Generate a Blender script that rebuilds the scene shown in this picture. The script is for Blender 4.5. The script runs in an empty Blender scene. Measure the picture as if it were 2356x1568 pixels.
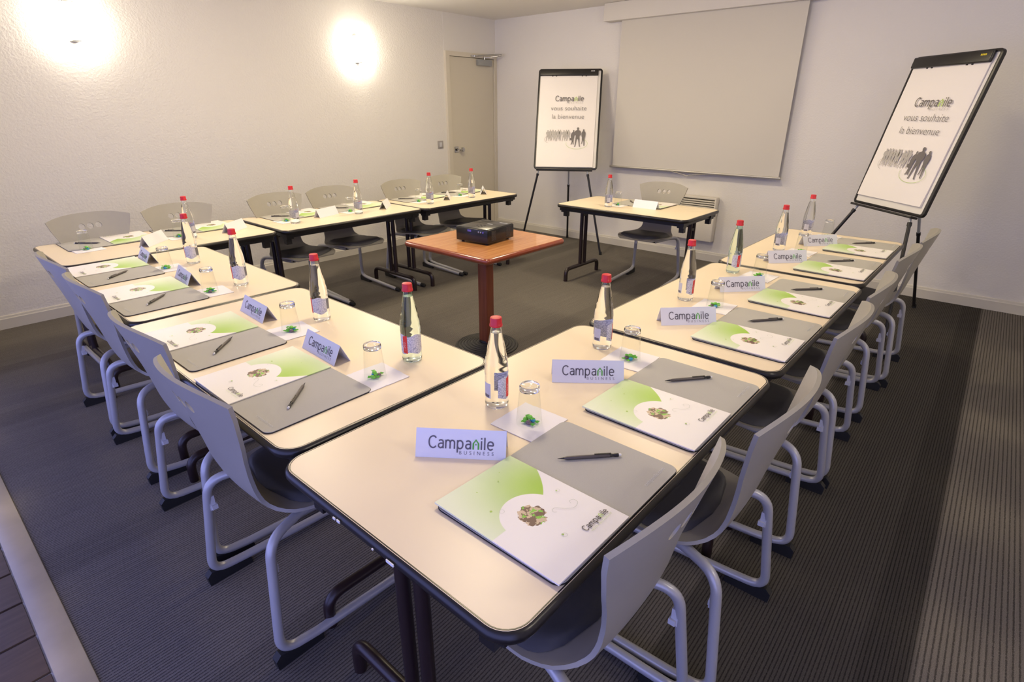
import bpy, bmesh, math, random
from mathutils import Vector, Matrix
from mathutils.geometry import delaunay_2d_cdt, tessellate_polygon

scene = bpy.context.scene
C = scene.collection
random.seed(7)
PI = math.pi

# ------------------------------------------------------------------ camera
CAM_H = 1.5
YAW, PITCH, ROLL = 0.718270604, 0.396052727, -0.000973165
FPX = 1278.09
cam_data = bpy.data.cameras.new('camera')
cam = bpy.data.objects.new('camera', cam_data)
C.objects.link(cam)
cam_data.sensor_width = 36.0
cam_data.lens = 36.0 * FPX / 2356.0
cam_data.clip_start = 0.02
_f = Vector((math.cos(YAW) * math.cos(PITCH), math.sin(YAW) * math.cos(PITCH), -math.sin(PITCH)))
_r = Vector((math.sin(YAW), -math.cos(YAW), 0))
_d = _f.cross(_r)
if _d.z > 0:
    _d = -_d
_r2 = math.cos(ROLL) * _r + math.sin(ROLL) * _d
_d2 = -math.sin(ROLL) * _r + math.cos(ROLL) * _d
_m = Matrix((( _r2.x, -_d2.x, -_f.x, 0), (_r2.y, -_d2.y, -_f.y, 0), (_r2.z, -_d2.z, -_f.z, CAM_H), (0, 0, 0, 1)))
cam.matrix_world = _m
scene.camera = cam

# ------------------------------------------------------------------ world: daylight outside the terrace opening
world = bpy.data.worlds.new('world')
scene.world = world
world.use_nodes = True
_bg = world.node_tree.nodes['Background']
_bg.inputs['Color'].default_value = (0.38, 0.42, 1.0, 1)
_bg.inputs['Strength'].default_value = 2.25

# ------------------------------------------------------------------ colour management
vs = scene.view_settings
vs.view_transform = 'Standard'
vs.look = 'None'
vs.exposure = 0.06
vs.gamma = 1.0
vs.use_curve_mapping = False
SCONCE = 40.0
CEILING_LAMP = 66.0
LAMP_COL = (1.0, 0.83, 0.55)

# ------------------------------------------------------------------ materials
def srgb(r, g, b):
    f = lambda c: (c / 255 / 12.92) if c / 255 <= 0.04045 else ((c / 255 + 0.055) / 1.055) ** 2.4
    return (f(r), f(g), f(b), 1)

MATS = {}
def mat(name, col, rough=0.5, metal=0.0, spec=0.5, coat=0.0, noise=None, bump=None):
    """principled material; noise=(scale, amount) varies the colour, bump=(scale, strength, distance)"""
    m = bpy.data.materials.new(name)
    m.use_nodes = True
    nt = m.node_tree
    b = nt.nodes['Principled BSDF']
    if len(col) == 3:
        col = (*col, 1)
    b.inputs['Base Color'].default_value = col
    b.inputs['Roughness'].default_value = rough
    b.inputs['Metallic'].default_value = metal
    b.inputs['Specular IOR Level'].default_value = spec
    b.inputs['Coat Weight'].default_value = coat
    if noise or bump:
        tc = nt.nodes.new('ShaderNodeTexCoord')
    if noise:
        n = nt.nodes.new('ShaderNodeTexNoise')
        n.inputs['Scale'].default_value = noise[0]
        n.inputs['Detail'].default_value = 4
        nt.links.new(tc.outputs['Object'], n.inputs['Vector'])
        mx = nt.nodes.new('ShaderNodeMix')
        mx.data_type = 'RGBA'
        a = noise[1]
        mx.inputs[6].default_value = tuple(c * (1 - a) for c in col[:3]) + (1,)
        mx.inputs[7].default_value = tuple(min(1, c * (1 + a)) for c in col[:3]) + (1,)
        nt.links.new(n.outputs['Fac'], mx.inputs[0])
        nt.links.new(mx.outputs[2], b.inputs['Base Color'])
    if bump:
        n2 = nt.nodes.new('ShaderNodeTexNoise')
        n2.inputs['Scale'].default_value = bump[0]
        n2.inputs['Detail'].default_value = 3
        nt.links.new(tc.outputs['Object'], n2.inputs['Vector'])
        bp = nt.nodes.new('ShaderNodeBump')
        bp.inputs['Strength'].default_value = bump[1]
        bp.inputs['Distance'].default_value = bump[2]
        nt.links.new(n2.outputs['Fac'], bp.inputs['Height'])
        nt.links.new(bp.outputs['Normal'], b.inputs['Normal'])
    MATS[name] = m
    return m

class NG:
    """small helper that writes node math as expressions"""
    def __init__(s, m):
        s.m = m; s.nt = m.node_tree; s.b = s.nt.nodes['Principled BSDF']
        tc = s.nt.nodes.new('ShaderNodeTexCoord'); s.obj = tc.outputs['Object']
        sp = s.nt.nodes.new('ShaderNodeSeparateXYZ'); s.nt.links.new(s.obj, sp.inputs[0])
        s.x, s.y, s.z = sp.outputs
    def op(s, o, a, b=None, clamp=False, c=None):
        n = s.nt.nodes.new('ShaderNodeMath'); n.operation = o; n.use_clamp = clamp
        for i, v in enumerate((a, b, c)):
            if v is None: continue
            if isinstance(v, (int, float)): n.inputs[i].default_value = v
            else: s.nt.links.new(v, n.inputs[i])
        return n.outputs[0]
    def add(s, a, b): return s.op('ADD', a, b)
    def sub(s, a, b): return s.op('SUBTRACT', a, b)
    def mul(s, a, b): return s.op('MULTIPLY', a, b)
    def step(s, a, lo, hi):
        n = s.nt.nodes.new('ShaderNodeMapRange'); n.interpolation_type = 'SMOOTHSTEP'; n.clamp = True
        s.nt.links.new(a, n.inputs[0]); n.inputs[1].default_value = lo; n.inputs[2].default_value = hi
        n.inputs[3].default_value = 0; n.inputs[4].default_value = 1
        return n.outputs[0]
    def mix(s, f, a, b):
        n = s.nt.nodes.new('ShaderNodeMix'); n.data_type = 'RGBA'
        if isinstance(f, (int, float)): n.inputs[0].default_value = f
        else: s.nt.links.new(f, n.inputs[0])
        for i, v in ((6, a), (7, b)):
            if isinstance(v, tuple): n.inputs[i].default_value = v if len(v) == 4 else (*v, 1)
            else: s.nt.links.new(v, n.inputs[i])
        return n.outputs[2]
    def noise(s, scale, detail=3, vec=None):
        n = s.nt.nodes.new('ShaderNodeTexNoise'); n.inputs['Scale'].default_value = scale; n.inputs['Detail'].default_value = detail
        s.nt.links.new(vec or s.obj, n.inputs['Vector']); return n.outputs['Fac']
    def vec(s, x, y, z=0.0):
        n = s.nt.nodes.new('ShaderNodeCombineXYZ')
        for i, v in enumerate((x, y, z)):
            if isinstance(v, (int, float)): n.inputs[i].default_value = v
            else: s.nt.links.new(v, n.inputs[i])
        return n.outputs[0]
    def color(s, c): s.nt.links.new(c, s.b.inputs['Base Color'])
    def bump(s, h, strength, dist):
        bp = s.nt.nodes.new('ShaderNodeBump'); bp.inputs['Strength'].default_value = strength; bp.inputs['Distance'].default_value = dist
        s.nt.links.new(h, bp.inputs['Height']); s.nt.links.new(bp.outputs['Normal'], s.b.inputs['Normal'])

M_wall = mat('wall_plaster', (0.80, 0.775, 0.725), 0.85, spec=0.2, bump=(70, 0.6, 0.007))
M_wall_smooth = mat('wall_smooth', (0.80, 0.775, 0.725), 0.8, spec=0.2)
M_wall_back = mat('wall_back_plaster', (0.80, 0.775, 0.735), 0.85, spec=0.2, bump=(75, 0.35, 0.005))
M_ceiling = mat('ceiling_paint', (0.88, 0.85, 0.79), 0.9, spec=0.1)
M_base = mat('baseboard_paint', (0.66, 0.63, 0.55), 0.6)
M_door = mat('door_paint', (0.66, 0.61, 0.49), 0.55)
M_doorframe = mat('door_frame_paint', (0.69, 0.64, 0.52), 0.55)
M_black = mat('black_plastic', (0.012, 0.011, 0.012), 0.35)
M_edge = mat('black_edge_band', (0.013, 0.011, 0.011), 0.28)
M_steel_dark = mat('dark_brown_steel', (0.022, 0.012, 0.012), 0.3)
M_lam = mat('cream_laminate', (0.86, 0.725, 0.52), 0.34, spec=0.45, noise=(3, 0.02))
M_shell = mat('chair_shell', (0.345, 0.325, 0.275), 0.42, noise=(40, 0.03))
M_pad = mat('seat_upholstery', (0.065, 0.064, 0.068), 0.55, noise=(60, 0.1))
M_tube = mat('grey_tube', (0.47, 0.47, 0.48), 0.32, metal=0.25)
M_clip = mat('grey_clip', (0.6, 0.6, 0.62), 0.45)
M_rubber = mat('black_rubber', (0.01, 0.01, 0.01), 0.6)
M_deskpad = mat('grey_desk_pad', (0.46, 0.445, 0.405), 0.8, spec=0.2, noise=(700, 0.10))
M_paper = mat('white_paper', (0.90, 0.86, 0.82), 0.75, spec=0.2)
M_card = mat('white_card', (0.80, 0.80, 0.85), 0.6, spec=0.3)
M_napkin = mat('white_napkin', (0.88, 0.85, 0.85), 0.9, spec=0.1, bump=(300, 0.15, 0.001))
M_ink = mat('grey_ink', (0.125, 0.115, 0.14), 0.6)
M_ink2 = mat('dark_grey_ink', (0.085, 0.07, 0.065), 0.6)
M_ink_light = mat('light_grey_ink', (0.46, 0.44, 0.41), 0.7)
M_ink_soft = mat('pale_grey_ink', (0.58, 0.60, 0.52), 0.7)
M_ink_mid = mat('mid_grey_ink', (0.17, 0.155, 0.15), 0.7)
M_green = mat('leaf_green_ink', (0.10, 0.42, 0.05), 0.6)
M_lime = mat('lime_ink', (0.42, 0.62, 0.12), 0.6)
M_white_ink = mat('white_ink', (0.62, 0.63, 0.65), 0.6)
M_pen = mat('pen_barrel', (0.11, 0.095, 0.085), 0.38, metal=0.2)
M_pen_dark = mat('pen_clip', (0.015, 0.014, 0.014), 0.35)
M_white = mat('white_plastic', (0.8, 0.8, 0.8), 0.5)
M_red = mat('red_cap', (0.62, 0.012, 0.02), 0.35, spec=0.5)
M_red_print = mat('red_print', (0.70, 0.03, 0.03), 0.5)
M_back_label = mat('grey_back_label', (0.55, 0.55, 0.60), 0.6, noise=(400, 0.15))
M_board = mat('whiteboard_panel', (0.80, 0.78, 0.72), 0.4)
M_silver = mat('silver_tube', (0.5, 0.52, 0.53), 0.35, metal=0.5)
M_yellow = mat('yellow_print', (0.75, 0.6, 0.02), 0.6)
M_proj = mat('projector_black', (0.010, 0.010, 0.011), 0.22)
M_proj_top = mat('projector_top', (0.03, 0.03, 0.028), 0.28)
M_vent = mat('vent_grey', (0.05, 0.05, 0.05), 0.4)
M_blue_port = mat('blue_port', (0.10, 0.09, 0.45), 0.4)
M_screen = mat('screen_fabric', (0.66, 0.63, 0.56), 0.8, spec=0.2)
M_screen_box = mat('screen_case', (0.72, 0.69, 0.63), 0.6)
M_alu = mat('aluminium', (0.55, 0.53, 0.48), 0.4, metal=0.6)
M_chrome = mat('chrome', (0.6, 0.6, 0.6), 0.2, metal=1.0)
M_heater = mat('heater_white', (0.74, 0.70, 0.62), 0.5)
M_dark_gap = mat('dark_gap', (0.03, 0.028, 0.025), 0.7)
M_closer = mat('closer_grey', (0.36, 0.37, 0.36), 0.4, metal=0.3)
M_switch = mat('switch_grey', (0.36, 0.34, 0.32), 0.5)
M_thresh = mat('threshold_marble', (0.40, 0.34, 0.24), 0.35, noise=(9, 0.18))
M_grout = mat('white_grout', (0.75, 0.74, 0.75), 0.8)
M_iron = mat('cast_iron', (0.016, 0.015, 0.014), 0.5)
M_candy_green = mat('green_wrapper', (0.20, 0.62, 0.07), 0.35)
M_candy_blue = mat('blue_sweet', (0.05, 0.33, 0.55), 0.3)
M_candy_plum = mat('plum_sweet', (0.18, 0.13, 0.16), 0.3)
M_candy_clear = mat('clear_wrapper', (0.70, 0.75, 0.66), 0.25)
M_dot = mat('bottle_relief', (0.55, 0.58, 0.52), 0.2)

def glass_mat(name, col, ior, rough=0.0):
    m = bpy.data.materials.new(name); m.use_nodes = True
    b = m.node_tree.nodes['Principled BSDF']
    b.inputs['Base Color'].default_value = (*col, 1)
    b.inputs['Roughness'].default_value = rough
    b.inputs['IOR'].default_value = ior
    b.inputs['Transmission Weight'].default_value = 1.0
    return m
M_water = glass_mat('clear_bottle_water', (0.985, 0.995, 0.98), 1.34)
M_water_green = glass_mat('green_bottle_water', (0.80, 0.95, 0.88), 1.34)
M_glass_base = glass_mat('tumbler_base_glass', (0.97, 0.985, 0.97), 1.40)

def thin_glass(name):
    m = bpy.data.materials.new(name); m.use_nodes = True
    nt = m.node_tree; nt.nodes.clear()
    out = nt.nodes.new('ShaderNodeOutputMaterial')
    tr = nt.nodes.new('ShaderNodeBsdfTransparent'); tr.inputs[0].default_value = (0.96, 0.97, 0.955, 1)
    gl = nt.nodes.new('ShaderNodeBsdfGlossy'); gl.inputs['Roughness'].default_value = 0.02
    lw = nt.nodes.new('ShaderNodeLayerWeight'); lw.inputs[0].default_value = 0.25
    mr = nt.nodes.new('ShaderNodeMapRange'); mr.inputs[3].default_value = 0.05; mr.inputs[4].default_value = 0.75
    nt.links.new(lw.outputs['Facing'], mr.inputs[0])
    pw = nt.nodes.new('ShaderNodeMath'); pw.operation = 'POWER'; pw.inputs[1].default_value = 2.0
    nt.links.new(mr.outputs[0], pw.inputs[0])
    mx = nt.nodes.new('ShaderNodeMixShader')
    nt.links.new(pw.outputs[0], mx.inputs[0]); nt.links.new(tr.outputs[0], mx.inputs[1]); nt.links.new(gl.outputs[0], mx.inputs[2])
    nt.links.new(mx.outputs[0], out.inputs[0])
    return m
M_tumbler = thin_glass('tumbler_glass')

def emission(name, col, strength):
    m = bpy.data.materials.new(name); m.use_nodes = True
    nt = m.node_tree; nt.nodes.clear()
    out = nt.nodes.new('ShaderNodeOutputMaterial'); e = nt.nodes.new('ShaderNodeEmission')
    e.inputs[0].default_value = (*col, 1); e.inputs[1].default_value = strength
    nt.links.new(e.outputs[0], out.inputs[0])
    return m
M_lamp = emission('lamp_glow', (1.0, 0.90, 0.74), SCONCE)
M_lamp_ceil = emission('ceiling_lamp_glow', LAMP_COL, CEILING_LAMP)

def carpet_material():
    m = mat('ribbed_carpet', (0.05, 0.05, 0.05), 0.95, spec=0.1)
    g = NG(m)
    y = g.add(g.y, g.mul(g.sub(g.x, 3.5), -0.017))       # the strips run a touch off the wall line
    # woven strips of different tone, from the right wall to the left
    tone = None
    edges = [(-0.105, 0.33), (0.02, 0.42), (0.50, 0.75), (1.25, 0.86), (1.42, 1.04), (2.2, 0.92), (2.36, 1.05),
             (3.05, 1.0), (3.62, 0.84), (3.80, 1.0), (4.42, 0.86), (4.55, 1.05)]
    val = g.mul(y, 0.0); prev = 1.0
    val = g.add(val, prev)
    for e, t in edges:
        val = g.add(val, g.mul(g.step(y, e - 0.012, e + 0.012), t - prev)); prev = t
    # ribs along the room, coarser in the strip by the right wall
    right = g.step(y, -0.11, -0.10)
    w1 = g.op('SINE', g.mul(y, 2 * PI / 0.0155)); w2 = g.op('SINE', g.mul(y, 2 * PI / 0.0108))
    wave = g.add(g.mul(w1, g.sub(1.0, right)), g.mul(w2, right))
    rib = g.step(g.add(wave, g.mul(g.sub(g.noise(150, 2), 0.5), 1.6)), -0.95, -0.35)
    fleck = g.noise(520, 2)
    streak = g.noise(1.0, 2, g.vec(g.mul(g.x, 2.0), g.mul(g.y, 160.0), 0))
    k = g.mul(val, g.add(0.10, g.mul(fleck, 1.8)))
    k = g.mul(k, g.add(0.40, g.mul(rib, 0.60)))
    k = g.mul(k, g.add(0.75, g.mul(streak, 0.5)))
    n = g.nt.nodes.new('ShaderNodeMix'); n.data_type = 'RGBA'; n.blend_type = 'MULTIPLY'; n.inputs[0].default_value = 1
    n.inputs[6].default_value = (0.165, 0.150, 0.132, 1)
    cmb = g.vec(k, k, k); g.nt.links.new(cmb, n.inputs[7])
    g.color(n.outputs[2])
    g.bump(rib, 0.5, 0.003)
    return m
M_carpet = carpet_material()

def brochure_material():
    m = mat('brochure_print', (0.85, 0.82, 0.82), 0.42, spec=0.4)
    g = NG(m)
    u = g.op('DIVIDE', g.x, 0.24); v = g.op('DIVIDE', g.y, 0.33)        # x: 0..0.24, y: 0..0.33
    # edge of the green field: level on the left, rising towards the right side
    t = g.op('MAXIMUM', g.sub(u, 0.62), 0.0)
    edge = g.add(0.49, g.mul(t, g.add(0.25, g.mul(t, 1.10))))
    field = g.step(g.sub(v, edge), -0.004, 0.004)
    dx = g.mul(g.sub(u, 0.46), 0.24); dy = g.mul(g.sub(v, 0.445), 0.33)
    r = g.op('SQRT', g.add(g.mul(dx, dx), g.mul(dy, dy)))
    ring = g.step(r, 0.0715, 0.073)
    field = g.mul(field, ring)
    ex = g.sub(u, 0.80); ey = g.mul(g.sub(v, 0.58), 1.3)
    far = g.op('SQRT', g.add(g.mul(ex, ex), g.mul(ey, ey)))
    fade = g.sub(1.0, g.step(far, -0.05, 0.98))
    white = (0.90, 0.865, 0.83, 1)
    green = g.mix(fade, (0.80, 0.86, 0.66, 1), (0.36, 0.60, 0.055, 1))
    col = g.mix(field, white, green)
    # scatter of brown, sand and green shapes in the round window
    cx_ = g.mul(g.sub(u, 0.46), 0.24); cy_ = g.mul(g.sub(v, 0.46), 0.33)
    rc = g.op('SQRT', g.add(g.mul(g.mul(cx_, cx_), 1.0), g.mul(g.mul(cy_, cy_), 1.0)))
    body = g.sub(1.0, g.step(rc, 0.014, 0.050))
    n1 = g.noise(95, 4); n2 = g.noise(60, 3, g.vec(g.add(g.x, 3.1), g.y, 0)); n3 = g.noise(75, 3, g.vec(g.x, g.add(g.y, 7.7), 0))
    splash = g.step(g.mul(body, n1), 0.27, 0.29)
    sand = g.mix(g.step(n2, 0.47, 0.50), (0.62, 0.48, 0.33, 1), (0.16, 0.085, 0.06, 1))
    sand = g.mix(g.step(n3, 0.57, 0.60), sand, (0.22, 0.55, 0.05, 1))
    col = g.mix(splash, col, sand)
    g.color(col)
    return m
M_brochure = brochure_material()

def label_map_material():
    m = mat('map_label_print', (0.6, 0.6, 0.75), 0.5)
    g = NG(m)
    vo = g.nt.nodes.new('ShaderNodeTexVoronoi'); vo.feature = 'DISTANCE_TO_EDGE'; vo.inputs['Scale'].default_value = 190
    g.nt.links.new(g.obj, vo.inputs['Vector'])
    line = g.step(vo.outputs['Distance'], 0.02, 0.10)
    n = g.noise(120, 3)
    col = g.mix(line, (0.30, 0.31, 0.42, 1), g.mix(n, (0.60, 0.59, 0.66, 1), (0.82, 0.80, 0.84, 1)))
    g.color(col)
    return m
M_map = label_map_material()

def wood_material(name, c1, c2, rough=0.25, axis='x'):
    m = mat(name, c1, rough, spec=0.5, coat=0.3)
    g = NG(m)
    a, b = (g.x, g.y) if axis == 'x' else (g.z, g.x)
    n = g.noise(1.0, 5, g.vec(g.mul(a, 3.0), g.mul(b, 70.0), g.mul(g.y if axis != 'x' else g.z, 70.0)))
    g.color(g.mix(g.step(n, 0.30, 0.72), c1, c2))
    return m
M_wood_top = wood_material('cherry_top', (0.46, 0.185, 0.055), (0.60, 0.28, 0.095), 0.25)
M_wood_edge = mat('cherry_edge', (0.27, 0.055, 0.020), 0.22, coat=0.5, noise=(25, 0.25))
M_wood_col = wood_material('cherry_column', (0.20, 0.048, 0.018), (0.28, 0.075, 0.03), 0.35, 'z')

def tile_material():
    m = mat('wood_look_tile', (0.08, 0.05, 0.035), 0.35)
    g = NG(m)
    info = g.nt.nodes.new('ShaderNodeObjectInfo')
    n = g.noise(1.0, 6, g.vec(g.mul(g.x, 6.0), g.add(g.mul(g.y, 60.0), g.mul(info.outputs['Random'], 50)), 0))
    g.color(g.mix(n, (0.030, 0.016, 0.010, 1), (0.11, 0.068, 0.045, 1)))
    return m
M_tile = tile_material()

# ------------------------------------------------------------------ object helpers
def tag(o, label, cat, group=None):
    o['label'] = label; o['category'] = cat
    if group: o['group'] = group
    return o

def link(name, mesh, m=None, parent=None, loc=None, rotz=0.0):
    o = bpy.data.objects.new(name, mesh)
    C.objects.link(o)
    if m is not None and not mesh.materials:
        mesh.materials.append(m)
    if parent is not None: o.parent = parent
    if loc is not None: o.location = loc
    if rotz: o.rotation_euler = (0, 0, rotz)
    return o

def empty(name, loc, rotz=0.0):
    o = bpy.data.objects.new(name, None)
    o.empty_display_size = 0.05
    C.objects.link(o); o.location = loc; o.rotation_euler = (0, 0, rotz)
    return o

def struct(o):
    o['kind'] = 'structure'
    return o

def mesh_of(bm, name='m', smooth=False, angle=None):
    me = bpy.data.meshes.new(name)
    bmesh.ops.recalc_face_normals(bm, faces=bm.faces[:])
    bm.to_mesh(me); bm.free()
    if smooth:
        for p in me.polygons: p.use_smooth = True
        if angle is not None:
            me.set_sharp_from_angle(angle=math.radians(angle))
    return me

def add_box(bm, x0, x1, y0, y1, z0, z1, mtx=None):
    vsx = [bm.verts.new(v) for v in ((x0, y0, z0), (x1, y0, z0), (x1, y1, z0), (x0, y1, z0), (x0, y0, z1), (x1, y0, z1), (x1, y1, z1), (x0, y1, z1))]
    for f in ((3, 2, 1, 0), (4, 5, 6, 7), (0, 1, 5, 4), (1, 2, 6, 5), (2, 3, 7, 6), (3, 0, 4, 7)):
        bm.faces.new([vsx[i] for i in f])
    if mtx is not None: bmesh.ops.transform(bm, matrix=mtx, verts=vsx)
    return vsx

def box_mesh(x0, x1, y0, y1, z0, z1, bevel=0.0, seg=2, name='box'):
    bm = bmesh.new(); add_box(bm, x0, x1, y0, y1, z0, z1)
    if bevel:
        bmesh.ops.bevel(bm, geom=bm.edges[:], offset=bevel, segments=seg, affect='EDGES', profile=0.5)
        return mesh_of(bm, name, True, 40)
    return mesh_of(bm, name)

def rrect(w, h, r, n=6, x=0.0, y=0.0):
    pts = []
    for cx, cy, a0 in ((w / 2 - r, h / 2 - r, 0), (-w / 2 + r, h / 2 - r, 90), (-w / 2 + r, -h / 2 + r, 180), (w / 2 - r, -h / 2 + r, 270)):
        for i in range(n + 1):
            a = math.radians(a0 + 90 * i / n)
            pts.append((x + cx + r * math.cos(a), y + cy + r * math.sin(a)))
    return pts

def add_prism(bm, pts, z0, z1, mtx=None):
    lo = [bm.verts.new((p[0], p[1], z0)) for p in pts]
    hi = [bm.verts.new((p[0], p[1], z1)) for p in pts]
    n = len(pts)
    bm.faces.new(list(reversed(lo))); bm.faces.new(hi)
    for i in range(n):
        bm.faces.new((lo[i], lo[(i + 1) % n], hi[(i + 1) % n], hi[i]))
    if mtx is not None: bmesh.ops.transform(bm, matrix=mtx, verts=lo + hi)

def prism_mesh(pts, z0, z1, name='prism', smooth=False):
    bm = bmesh.new(); add_prism(bm, pts, z0, z1)
    return mesh_of(bm, name, smooth, 35 if smooth else None)

def fillet(path, radii, n=6):
    """round the inner corners of a 3-D polyline"""
    P = [Vector(p) for p in path]; out = [P[0]]
    for i in range(1, len(P) - 1):
        r = radii if isinstance(radii, (int, float)) else radii[i - 1]
        a = (P[i - 1] - P[i]); b = (P[i + 1] - P[i])
        la, lb = a.length, b.length; a.normalize(); b.normalize()
        ang = a.angle(b); t = min(r / math.tan(ang / 2), la * 0.49, lb * 0.49)
        p0 = P[i] + a * t; p1 = P[i] + b * t
        for k in range(n + 1):
            s = k / n
            out.append((p0 * (1 - s) + P[i] * s) * (1 - s) + (P[i] * (1 - s) + p1 * s) * s)
    out.append(P[-1])
    return out

def add_tube(bm, path, r, n=10, cap=True):
    P = [Vector(p) for p in path]
    rings = []
    up = None
    for i, p in enumerate(P):
        d = (P[min(i + 1, len(P) - 1)] - P[max(i - 1, 0)]).normalized()
        if up is None:
            up = Vector((0, 0, 1)) if abs(d.z) < 0.9 else Vector((1, 0, 0))
        x = d.cross(up)
        if x.length < 1e-4: x = d.cross(Vector((0, 1, 0)))
        x.normalize(); up = x.cross(d).normalized()
        rr = r[i] if isinstance(r, (list, tuple)) else r
        rings.append([bm.verts.new(p + (x * math.cos(2 * PI * k / n) + up * math.sin(2 * PI * k / n)) * rr) for k in range(n)])
    for a, b in zip(rings, rings[1:]):
        for k in range(n):
            bm.faces.new((a[k], a[(k + 1) % n], b[(k + 1) % n], b[k]))
    if cap:
        bm.faces.new(list(reversed(rings[0]))); bm.faces.new(rings[-1])

def tube_mesh(path, r, n=10, name='tube'):
    bm = bmesh.new(); add_tube(bm, path, r, n)
    return mesh_of(bm, name, True, 50)

def add_lathe(bm, prof, n=24, close_bottom=True, close_top=True, ang=None):
    rings = []
    for r, z in prof:
        rings.append([bm.verts.new((r * math.cos(2 * PI * k / n), r * math.sin(2 * PI * k / n), z)) for k in range(n)])
    for a, b in zip(rings, rings[1:]):
        for k in range(n):
            bm.faces.new((a[k], a[(k + 1) % n], b[(k + 1) % n], b[k]))
    if close_bottom: bm.faces.new(list(reversed(rings[0])))
    if close_top: bm.faces.new(rings[-1])

def lathe_mesh(prof, n=24, name='lathe', cb=True, ct=True, angle=45):
    bm = bmesh.new(); add_lathe(bm, prof, n, cb, ct)
    return mesh_of(bm, name, True, angle)

def flat_mesh(polys, name='flat', z=0.0):
    """flat print from a list of 2-D polygons"""
    verts, faces = [], []
    for poly in polys:
        base = len(verts)
        verts += [(p[0], p[1], z) for p in poly]
        for t in tessellate_polygon([[Vector((p[0], p[1], 0)) for p in poly]]):
            a, b, c = (Vector((*poly[i], 0)) for i in t)
            t = tuple(t) if (b - a).cross(c - a).z > 0 else tuple(reversed(t))
            faces.append([base + i for i in t])
    me = bpy.data.meshes.new(name); me.from_pydata(verts, [], faces); me.update()
    return me

# ------------------------------------------------------------------ lettering
_TXT = {}
def text_mesh(s, width, shear=0.0, spacing=1.0, thin=-0.022):
    """flat lettering, origin at its left baseline, scaled to the given width"""
    key = (s, width, shear, spacing, thin)
    if key in _TXT: return _TXT[key]
    cu = bpy.data.curves.new('lettering', 'FONT'); cu.body = s; cu.size = 1.0; cu.space_character = spacing; cu.shear = shear; cu.offset = thin
    cu.resolution_u = 3
    o = bpy.data.objects.new('lettering_tmp', cu); C.objects.link(o)
    dg = bpy.context.evaluated_depsgraph_get()
    me = bpy.data.meshes.new_from_object(o.evaluated_get(dg))
    bpy.data.objects.remove(o); bpy.data.curves.remove(cu)
    xs = [v.co.x for v in me.vertices]; x0 = min(xs); k = width / (max(xs) - x0)
    for v in me.vertices:
        v.co.x = (v.co.x - x0) * k; v.co.y *= k; v.co.z = 0
    me.materials.clear()
    _TXT[key] = me
    return me

def crom(pts, n=5):
    P = [Vector((*p, 0)) for p in pts]; out = []
    P = [P[0] * 2 - P[1]] + P + [P[-1] * 2 - P[-2]]
    for i in range(1, len(P) - 2):
        a, b, c, d = P[i - 1:i + 3]
        for k in range(n):
            t = k / n
            out.append(0.5 * ((2 * b) + (c - a) * t + (2 * a - 5 * b + 4 * c - d) * t * t + (3 * b - a - 3 * c + d) * t ** 3))
    out.append(P[-2])
    return [(p.x, p.y) for p in out]

def ribbon(pts, w):
    P = [Vector((*p, 0)) for p in pts]; L, R = [], []
    for i, p in enumerate(P):
        d = (P[min(i + 1, len(P) - 1)] - P[max(i - 1, 0)]).normalized()
        n = Vector((-d.y, d.x, 0)) * w / 2
        if 0 < i < len(P) - 1:
            d0 = (P[i] - P[i - 1]).normalized(); c = max(0.5, d.dot(d0)); n /= c
        L.append((p + n).to_2d()[:]); R.append((p - n).to_2d()[:])
    quads = []
    for i in range(len(P) - 1):
        quads.append([R[i], R[i + 1], L[i + 1], L[i]])
    return quads

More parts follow.
